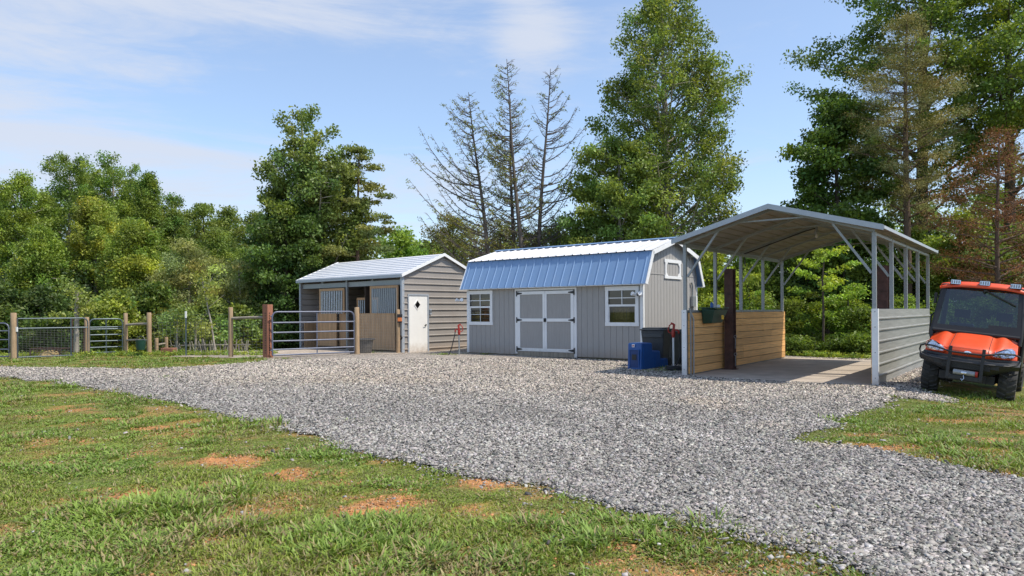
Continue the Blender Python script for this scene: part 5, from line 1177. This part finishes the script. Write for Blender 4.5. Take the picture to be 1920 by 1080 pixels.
# left wood, back row first
W1 = 'trees of the wood left of the barn'
T = tree
back = [(-60, 345, 80, 54), (85, 375, 50, 56), (165, 335, 50, 58), (250, 350, 50, 57), (330, 378, 70, 60), (385, 392, 60, 62), (432, 402, 60, 60), (480, 408, 50, 63), (535, 420, 60, 64)]
bl_ = ['tall green tree at the far left picture edge, back row', 'deep green tree behind the two leftmost crowns', 'green tree behind the broad ragged topped tree', 'green tree behind the gap left of the narrow crowned tree', 'small far tree right of the narrow crowned tree', 'far tree low on the skyline left of the wide dark crown', 'wide dark crown on the skyline left of the big alder', 'far crown partly behind the big alder', 'far crown wholly overlapped by the big alder']
for i, (px, tp, hw, Yd) in enumerate(back):
    T('broadleaf_tree', bl_[i], px, tp-16, hw, Yd, 'oval', .12, 34, 22000, .18, (.070, .105, .030), cr=.7, tr=.2, seed=20+i, group=W1)
front = [(38, 318, 60, 44, 'oval', 'leftmost tall full tree with rounded pointed top', (.085, .135, .03)), (128, 302, 56, 47, 'open', 'tall tree with ragged tufted top left of centre of the wood', (.072, .12, .03)), (212, 308, 58, 45, 'open', 'tallest broad tree of the left wood', (.08, .13, .03)),
         (178, 372, 44, 40, 'round', 'yellowish green tree in front of the tallest left trees', (.12, .155, .035)), (283, 318, 46, 45, 'cone', 'narrow crowned tree at the right end of the tall left trees', (.075, .12, .03)), (330, 392, 38, 46, 'oval', 'mid height green tree on the falling skyline', (.075, .12, .035)),
         (250, 420, 44, 38, 'round', 'light green layered tree with thin trunk behind the short dark gate', (.105, .15, .035)), (75, 430, 50, 38, 'oval', 'lower leafy tree under the leftmost tall tree', (.08, .13, .03)), (410, 430, 50, 50, 'oval', 'small rounded tree under the far skyline', (.085, .13, .035))]
for i, (px, tp, hw, Yd, kd, lab, col) in enumerate(front):
    T('broadleaf_tree', lab, px, tp, hw, Yd, kd, .2, 58, 46000, .12, col, cr=.42, squash=.95, tr=.17, seed=40+i, group=W1, bark='barkpale', rise=.5, spread=.5)
T('feathery_tree', 'grey green feathery tree with fine leaves behind the thin fence stake', 352, 448, 62, 36, 'round', .2, 26, 22000, .13, (.125, .155, .075), cr=.55, tr=.1, seed=61, bark='barkpale', narrow=.35, stems=3)
T('feathery_tree', 'grey green willowy tree with pale forked stems near the square post', 438, 492, 62, 33.5, 'round', .42, 22, 11000, .12, (.13, .16, .075), cr=.45, tr=.08, seed=62, bark='barkpale', narrow=.35, stems=3, rise=.8)
und = [(-20, 540, 60, 30, (.036, .06, .018), 'dark undergrowth at the left picture edge'), (75, 545, 60, 31, (.034, .058, .018), 'dark undergrowth behind the mesh gate'), (140, 545, 45, 33, (.036, .06, .018), 'dark undergrowth left of the yellow green bush'), (212, 545, 42, 29.5, (.10, .14, .035), 'bright yellow green bush behind the short dark gate'), (270, 530, 48, 32, (.06, .095, .025), 'green bush behind the two close fence posts'),
       (318, 560, 48, 33, (.10, .14, .05), 'soft green bush left of the thin fence stake'), (385, 565, 45, 32.5, (.085, .13, .04), 'green bush right of the thin fence stake'), (455, 575, 45, 32, (.085, .14, .035), 'green bush behind the square reddish post'), (515, 545, 42, 34.5, (.06, .10, .03), 'dark bush behind the left end of the six bar gate'), (560, 585, 30, 38, (.14, .19, .04), 'yellowish bush seen through the six bar gate'), (20, 590, 45, 28.5, (.04, .07, .02), 'low bush behind the leftmost wooden post'), (330, 605, 60, 31, (.09, .125, .045), 'low scrub along the stick fence'), (430, 610, 60, 31.5, (.09, .13, .04), 'low scrub right of the stick fence'), (110, 600, 50, 28.5, (.04, .07, .02), 'low scrub behind the rusty feeder')]
for i, (px, tp, hw, Yd, col, lab) in enumerate(und):
    T('shrub', lab, px, tp, hw, Yd, 'round', .03, 18, 9500, .15, col, cr=.5, tr=.05, seed=80+i, group='undergrowth left of the barn', cat='shrub', stems=3)
# pale slim trunks
for i, (px, tp, bt, Yd, lab) in enumerate(((143, 545, 668, 27.4, 'straight grey trunk between mesh gate and short gate'), (405, 520, 662, 28.2, 'leaning thin pale trunk left of the forked stems'), (331, 590, 663, 27.6, 'short thin pale trunk left of the fence stake'), (366, 600, 663, 27.8, 'thin bare sapling right of the fence stake'))):
    a = PY(px, bt, Yd); zb = G(a.x, Yd); H = PY(px, tp, Yd).z-zb; t = thing('slim_tree', lab, 'tree', (a.x, Yd, zb), 0, 'slim trunks at the wood edge')
    m_ = MB(); ln = (-.55 if i == 1 else .05); m_.tube([(0, 0, -.2), (ln*.35, 0, H*.4), (ln, 0, H)], [.11 if i == 0 else .045, .09 if i == 0 else .035, .07 if i == 0 else .015], 8)
    for q in range(5): z = H*(.5+.1*q); m_.tube([(ln*.5, 0, z), (ln*.5+random.Random(q+i).uniform(-.6, .6), .2, z+.5)], [.015, .004], 4)
    m_.build('trunk', 'barkpale', t)
    r = np.random.default_rng(900+i); cen = np.array([[ln*.6+r.uniform(-.5, .5), r.uniform(-.3, .3), H*(.6+.1*q)] for q in range(6)]); V, F, c = leafcloud(r, cen, np.full(6, .4), np.full(6, 120), .12, (.11, .15, .05), .3); npmesh('crown', V, F, 'leaf', c, parent=t)
# big alder group
T('alder_tree', 'tall multi stemmed broadleaf tree with ragged tufted top left of the bare larches', 592, 198, 118, 35, 'oval', .22, 60, 40000, .16, (.080, .118, .040), cr=.42, tr=.18, seed=107, bark='barkpale', stems=4, rise=.95, cvar=.4, squash=.95, spread=.55)
T('evergreen_tree', 'dark dense evergreen beneath the tall alder beside the barn', 540, 385, 66, 33.5, 'column', .03, 40, 34000, .15, (.036, .068, .020), cr=.6, tr=.16, seed=102, spread=.5)
T('layered_tree', 'sparse tree with flat layered branches right of the tall alder', 672, 262, 62, 34.5, 'oval', .22, 26, 15000, .13, (.085, .11, .045), cr=.5, tr=.12, seed=103, rise=.15, squash=.3, bark='barkbrown')
T('evergreen_tree', 'olive green bushy evergreen behind the left end of the barn roof', 640, 428, 72, 36, 'round', .05, 30, 20000, .14, (.075, .09, .032), cr=.6, tr=.1, seed=104, stems=2)
T('broadleaf_tree', 'rounded bright green tree just above the barn roof', 752, 434, 44, 52, 'round', .1, 20, 10000, .24, (.085, .15, .035), cr=.8, tr=.15, seed=105, group='trees behind the barn')
T('broadleaf_tree', 'green tree behind the right end of the barn roof', 795, 455, 40, 55, 'round', .1, 18, 8000, .26, (.075, .13, .035), cr=.9, tr=.15, seed=106, group='trees behind the barn')
T('evergreen_tree', 'dull olive pine mass left behind the bare larches', 852, 405, 56, 44, 'round', .06, 26, 17000, .17, (.085, .095, .038), cr=.7, tr=.16, seed=107, narrow=.4)
T('evergreen_tree', 'brownish olive evergreen below the bare larches', 940, 425, 70, 38, 'round', .05, 26, 12000, .14, (.085, .085, .035), cr=.55, tr=.12, seed=108, narrow=.35)
T('evergreen_tree', 'olive evergreen between the larches and the tall poplar', 1045, 415, 50, 38, 'round', .05, 24, 13000, .14, (.07, .095, .035), cr=.55, tr=.12, seed=109, narrow=.4)
# bare larches
def larch(label, bpx, tpx, tpy, Yd, Ll, Lr, seed, leafy, bow=1., fork=None):
    rr = random.Random(seed); r = np.random.default_rng(seed)
    a = PY(bpx, 520, Yd); zb = G(a.x, Yd)-.1; top = PY(tpx, tpy, Yd); H = top.z-zb; dx = top.x-a.x
    t = thing('bare_larch', label, 'tree', (a.x, Yd, zb), 0, 'nearly bare larches between the barn and the shed')
    m_ = MB(); path = [Vector((dx*f**1.1+.06*math.sin(f*7+seed), .1*math.sin(f*4+seed), H*f)) for f in np.linspace(0, 1, 12)]
    m_.tube(path, [.14*(1-f)**.95+.012 for f in np.linspace(0, 1, 12)], 8)
    b_ = MB(); cen = []; n = 124
    for i in range(n):
        f = .16+.83*(i+rr.random()*.6)/n; q = f*11; k = min(10, int(q)); p0 = path[k].lerp(path[k+1], q-k)
        az = (0 if rr.random() < .5 else PI)+rr.gauss(0, .75); sgn = math.cos(az)
        Lm = (Lr if sgn > 0 else Ll)*Yd/FPX
        L_ = Lm*1.06*min(1, (1.03-f)*2.0+.05)*rr.choice((.35, .6, .8, .95, 1.1, 1.15))*rr.uniform(.85, 1.1)*(.6+.4*abs(sgn))
        if L_ < .15: L_ = .15
        dr = Vector((math.cos(az), math.sin(az), 0)); up0 = rr.uniform(-.05, .35)*bow; up1 = rr.uniform(.35, .75)*bow
        pts = [p0+dr*(L_*s)+Vector((0, 0, L_*(up0*s+up1*s**2.6))) for s in (0, .2, .4, .6, .8, 1)]
        br = .017+.026*(L_/3.2); b_.tube(pts, [br, br*.85, br*.7, br*.5, br*.35, .005], 5, cap=False)
        nt_ = int(L_/.075)
        for j in range(nt_):
            s = .15+.85*(j+rr.random())/max(1, nt_); q = min(4.999, s*5); k = int(q); c = pts[k].lerp(pts[k+1], q-k); sd = rr.choice((-1, 1))
            tl_ = rr.uniform(.15, .5)*(1.1-s*.5); e = c+dr*tl_*.6+Vector((-dr.y, dr.x, 0))*sd*tl_*.6+Vector((0, 0, tl_*rr.uniform(-.3, .7)))
            b_.tube([c, c.lerp(e, .5)+Vector((0, 0, .02)), e], [.011, .009, .005], 3, cap=False)
            if rr.random() < leafy*(.75 if sgn < .2 else .4): cen.append(tuple(e))
    m_.build('trunk', 'barkgrey', t); b_.build('branches', 'barkgrey', t)
    cen = np.array(cen); V, F, c = leafcloud(r, cen, np.full(len(cen), .13), np.full(len(cen), 9), .10, (.085, .105, .035), .35, narrow=.45); npmesh('crown', V, F, 'leaf', c, parent=t)
larch('leftmost bare larch leaning left with long low branches', 928, 880, 172, 34, 118, 40, 11, .30)
larch('thin bare larch directly left of the leafier tallest one', 964, 957, 185, 34.6, 62, 50, 12, .35, .8)
larch('tallest larch with tufts of green leaves near its top', 990, 948, 112, 33.6, 75, 62, 13, .62, .9)
larch('rightmost bare larch with branches sweeping up to the right', 1003, 1030, 130, 34.2, 45, 92, 14, .22, 1.25)
# tall poplar behind the shed
T('poplar_tree', 'very tall green poplar rising behind the shed and carport', 1250, -30, 138, 35, 'poplar', .14, 104, 72000, .14, (.080, .120, .034), cr=.42, tr=.26, seed=126, rise=.8, cvar=.42, bark='barkpale', spread=.5, squash=1.0)
T('broadleaf_tree', 'lower leafy tree leaning left of the tall poplar', 1170, 262, 82, 33, 'round', .2, 34, 26000, .15, (.09, .135, .038), cr=.5, tr=.12, seed=121, rise=.6, bark='barkpale', lean=-.1)
T('broadleaf_tree', 'low leafy crown directly behind the shed ridge', 1100, 385, 50, 33, 'round', .1, 26, 15000, .14, (.07, .115, .032), cr=.48, tr=.1, seed=122)
# right hand group
T('oak_tree', 'tall dark leaved tree behind the olive pine, cut by the top edge', 1728, -170, 205, 34, 'oval', .26, 60, 50000, .17, (.058, .098, .025), cr=.62, tr=.36, seed=131, rise=.4)
T('oak_tree', 'tall open tree at the right edge with sky between its limbs', 1892, -160, 140, 32, 'oval', .24, 52, 34000, .16, (.088, .135, .032), cr=.5, tr=.28, seed=132, rise=.45)
T('maple_tree', 'rounded dark green maple left of the olive pine', 1572, 180, 92, 31.5, 'oval', .16, 44, 36000, .17, (.052, .095, .024), cr=.55, tr=.16, seed=133, rise=.4)
T('pine_tree', 'olive grey pine with brown trunk above the carport roof', 1702, 10, 98, 29.5, 'oval', .36, 64, 62000, .085, (.115, .12, .060), cr=.5, tr=.17, seed=134, rise=.25, bark='barkbrown', narrow=.22, squash=.5, lm='needle', inner=.15)
T('dead_conifer', 'rusty brown dying conifer above the orange vehicle', 1872, 235, 112, 25.5, 'oval', .12, 70, 30000, .075, (.105, .050, .030), cr=.42, tr=.10, seed=135, rise=.25, bark='barkbrown', narrow=.22, squash=.5, lm='needle', inner=.2)
sh = [(1335, 470, 42, 30, (.15, .20, .035), 'yellow green bush right behind the shed gable'), (1395, 455, 48, 31, (.10, .15, .03), 'green bush behind the second left carport post'), (1455, 430, 52, 32, (.075, .12, .03), 'green bush behind the rear left carport posts'), (1520, 420, 55, 32, (.06, .10, .025), 'dark bush behind the open back of the carport'), (1590, 400, 60, 31, (.06, .105, .025), 'tall dark bush under the maple'), (1655, 415, 58, 30.5, (.055, .095, .022), 'dark bush behind the right front carport post'),
      (1720, 430, 55, 31, (.08, .125, .03), 'green bush behind the right carport posts'), (1790, 405, 60, 29, (.095, .14, .03), 'light green bush left above the vehicle'), (1850, 440, 55, 28, (.07, .11, .03), 'bush with bare twigs above the vehicle roof'), (1925, 425, 60, 28.5, (.075, .12, .03), 'green bush at the right picture edge'), (1990, 420, 60, 28, (.07, .11, .03), 'green bush cut by the right picture edge'),
      (1325, 560, 30, 27, (.13, .18, .035), 'low yellow green bush beside the shed back corner'), (1420, 520, 50, 27.5, (.10, .15, .03), 'low bush above the middle of the plank wall'), (1480, 560, 34, 26, (.075, .12, .025), 'low bush at the end of the plank wall'), (1600, 545, 46, 25.5, (.095, .15, .028), 'leafy bush left of the right carport wall'), (1635, 575, 36, 23.5, (.07, .12, .025), 'low bush touching the right front carport post'), (1555, 560, 36, 25.5, (.10, .16, .03), 'light green bush by the thin trunk behind the carport'),
      (1500, 643, 36, 23.8, (.06, .10, .025), 'low ground bush left behind the slab'), (1570, 650, 40, 23.4, (.055, .095, .022), 'low ground bush behind the middle of the slab'), (1625, 640, 34, 22.6, (.06, .105, .025), 'low ground bush right behind the slab'), (1690, 560, 40, 24.5, (.08, .13, .03), 'bush seen between the right carport posts'), (1745, 565, 40, 24.5, (.07, .115, .028), 'bush left behind the vehicle cab'), (1800, 570, 50, 25, (.06, .10, .025), 'bush behind the vehicle cab'), (1870, 560, 50, 25, (.075, .12, .03), 'bush behind the right half of the cab'), (1940, 560, 50, 24, (.07, .11, .03), 'low bush at the right picture edge'), (1250, 560, 60, 31, (.07, .11, .03), 'green bush hidden behind the shed')]
for i, (px, tp, hw, Yd, col, lab) in enumerate(sh):
    big_ = tp < 480
    T('shrub', lab, px, tp, hw, Yd, 'round', .03, 26 if big_ else 18, 15000 if big_ else 7500, .14 if big_ else .10, col, cr=.5 if big_ else .34, tr=.05, seed=150+i, group='bushes behind the carport', cat='shrub', stems=3)
# clearing debris behind the carport
x = PY(1535, 650, 26); o = thing('brush_pile', 'dry brown brush and stones in the small clearing behind the carport', 'brush pile', (x.x, 26, G(x.x, 26)))
m_ = MB(); r_ = random.Random(8)
for i in range(160):
    a = r_.uniform(0, 2*PI); b = r_.uniform(0, 1.3); p = Vector((b*math.cos(a), b*math.sin(a)*.8, r_.uniform(0, .75-.5*b/1.3))); d_ = Vector((r_.gauss(0, 1), r_.gauss(0, 1), r_.gauss(0, .4))).normalized()*r_.uniform(.2, .5); m_.tint = r_.uniform(.6, 1.5); m_.tube([p-d_, p+d_], [.02, .008], 4)
m_.build('sticks', 'barkpale', o)
a = PY(1543, 680, 24.6); t = thing('young_tree', 'slim dark young trunk behind the open end of the carport', 'tree', (a.x, 24.6, G(a.x, 24.6)))
m_ = MB(); m_.tube([(0, 0, -.1), (.03, 0, 1.2), (0, 0, 2.6), (.1, 0, 3.6)], [.045, .04, .03, .01], 8)
for i in range(9): z = 1.7+i*.2; an = i*2.4; m_.tube([(0, 0, z), (math.cos(an)*.8, math.sin(an)*.8, z+.3)], [.014, .004], 4)
m_.build('trunk', 'bark', t); r = np.random.default_rng(31); cen = np.array([[math.cos(i*2.4)*b, math.sin(i*2.4)*b, 1.7+i*.2+.35*b] for i in range(10) for b in (.35, .7, 1.)]); V, F, c = leafcloud(r, cen, np.full(len(cen), .24), np.full(len(cen), 80), .11, (.12, .185, .03), .3, squash=.4); npmesh('crown', V, F, 'leaf', c, parent=t)
# distant wood as one mass
r = np.random.default_rng(77); n = 2600; cen = []
pxs = r.uniform(-500, 2500, n); yd = r.uniform(66, 92, n)
tops = np.interp(pxs, [-500, 0, 300, 480, 700, 760, 900, 1100, 1250, 1320, 1420, 1500, 1700, 2500], [330, 350, 380, 420, 440, 452, 448, 430, 425, 440, 430, 405, 380, 330])+18*np.sin(pxs/23.)+10*np.sin(pxs/9.)
zt = EYE+(HOR-tops)/FPX*yd; q = r.random(n)**.6; zc = -4+(zt+4)*q*.97
cen = np.stack([(pxs-960)/FPX*yd, yd, zc], -1); V, F, c = leafcloud(r, cen, r.uniform(.9, 1.8, n), np.full(n, 34), .55, (.06, .10, .032), .35); o = npmesh('far_woodland', V, F, 'leaf', c); tag(o, 'far off green woodland closing the view behind all other trees', 'woodland', kind='stuff')
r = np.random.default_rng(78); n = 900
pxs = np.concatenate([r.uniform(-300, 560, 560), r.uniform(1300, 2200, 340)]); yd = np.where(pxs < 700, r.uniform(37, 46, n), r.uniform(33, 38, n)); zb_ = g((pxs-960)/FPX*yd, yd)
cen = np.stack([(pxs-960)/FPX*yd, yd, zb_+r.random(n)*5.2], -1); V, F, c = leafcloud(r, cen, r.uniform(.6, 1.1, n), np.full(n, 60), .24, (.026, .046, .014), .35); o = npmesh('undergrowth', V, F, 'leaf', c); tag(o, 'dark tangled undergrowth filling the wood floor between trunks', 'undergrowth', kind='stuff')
# low weeds along the fence line and behind the slab
r = np.random.default_rng(79); pts_ = []
for (x0, y0, x1, y1, n, s) in ((-300, 672, 20, 672, 90, .3), (20, 671, 500, 668, 260, .25), (1475, 668, 1645, 676, 110, .2), (1090, 655, 1130, 656, 8, .1), (60, 660, 320, 660, 120, .5)):
    for _ in range(n):
        f = r.random(); a = P(x0+(x1-x0)*f, y0+(y1-y0)*f); pts_.append((a[0]+r.normal(0, s*.6), a[1]*1.02+abs(r.normal(0, s)), 0))
cen = np.array(pts_); cen[:, 2] = g(cen[:, 0], cen[:, 1])+r.uniform(0, .12, len(cen)); V, F, c = leafcloud(r, cen, r.uniform(.08, .2, len(cen)), np.full(len(cen), 26), .09, (.11, .16, .035), .35, narrow=.3, up=-.2); o = npmesh('weeds', V, F, 'leaf', c); tag(o, 'low green weeds growing along the fence foot and slab edge', 'weeds', kind='stuff')
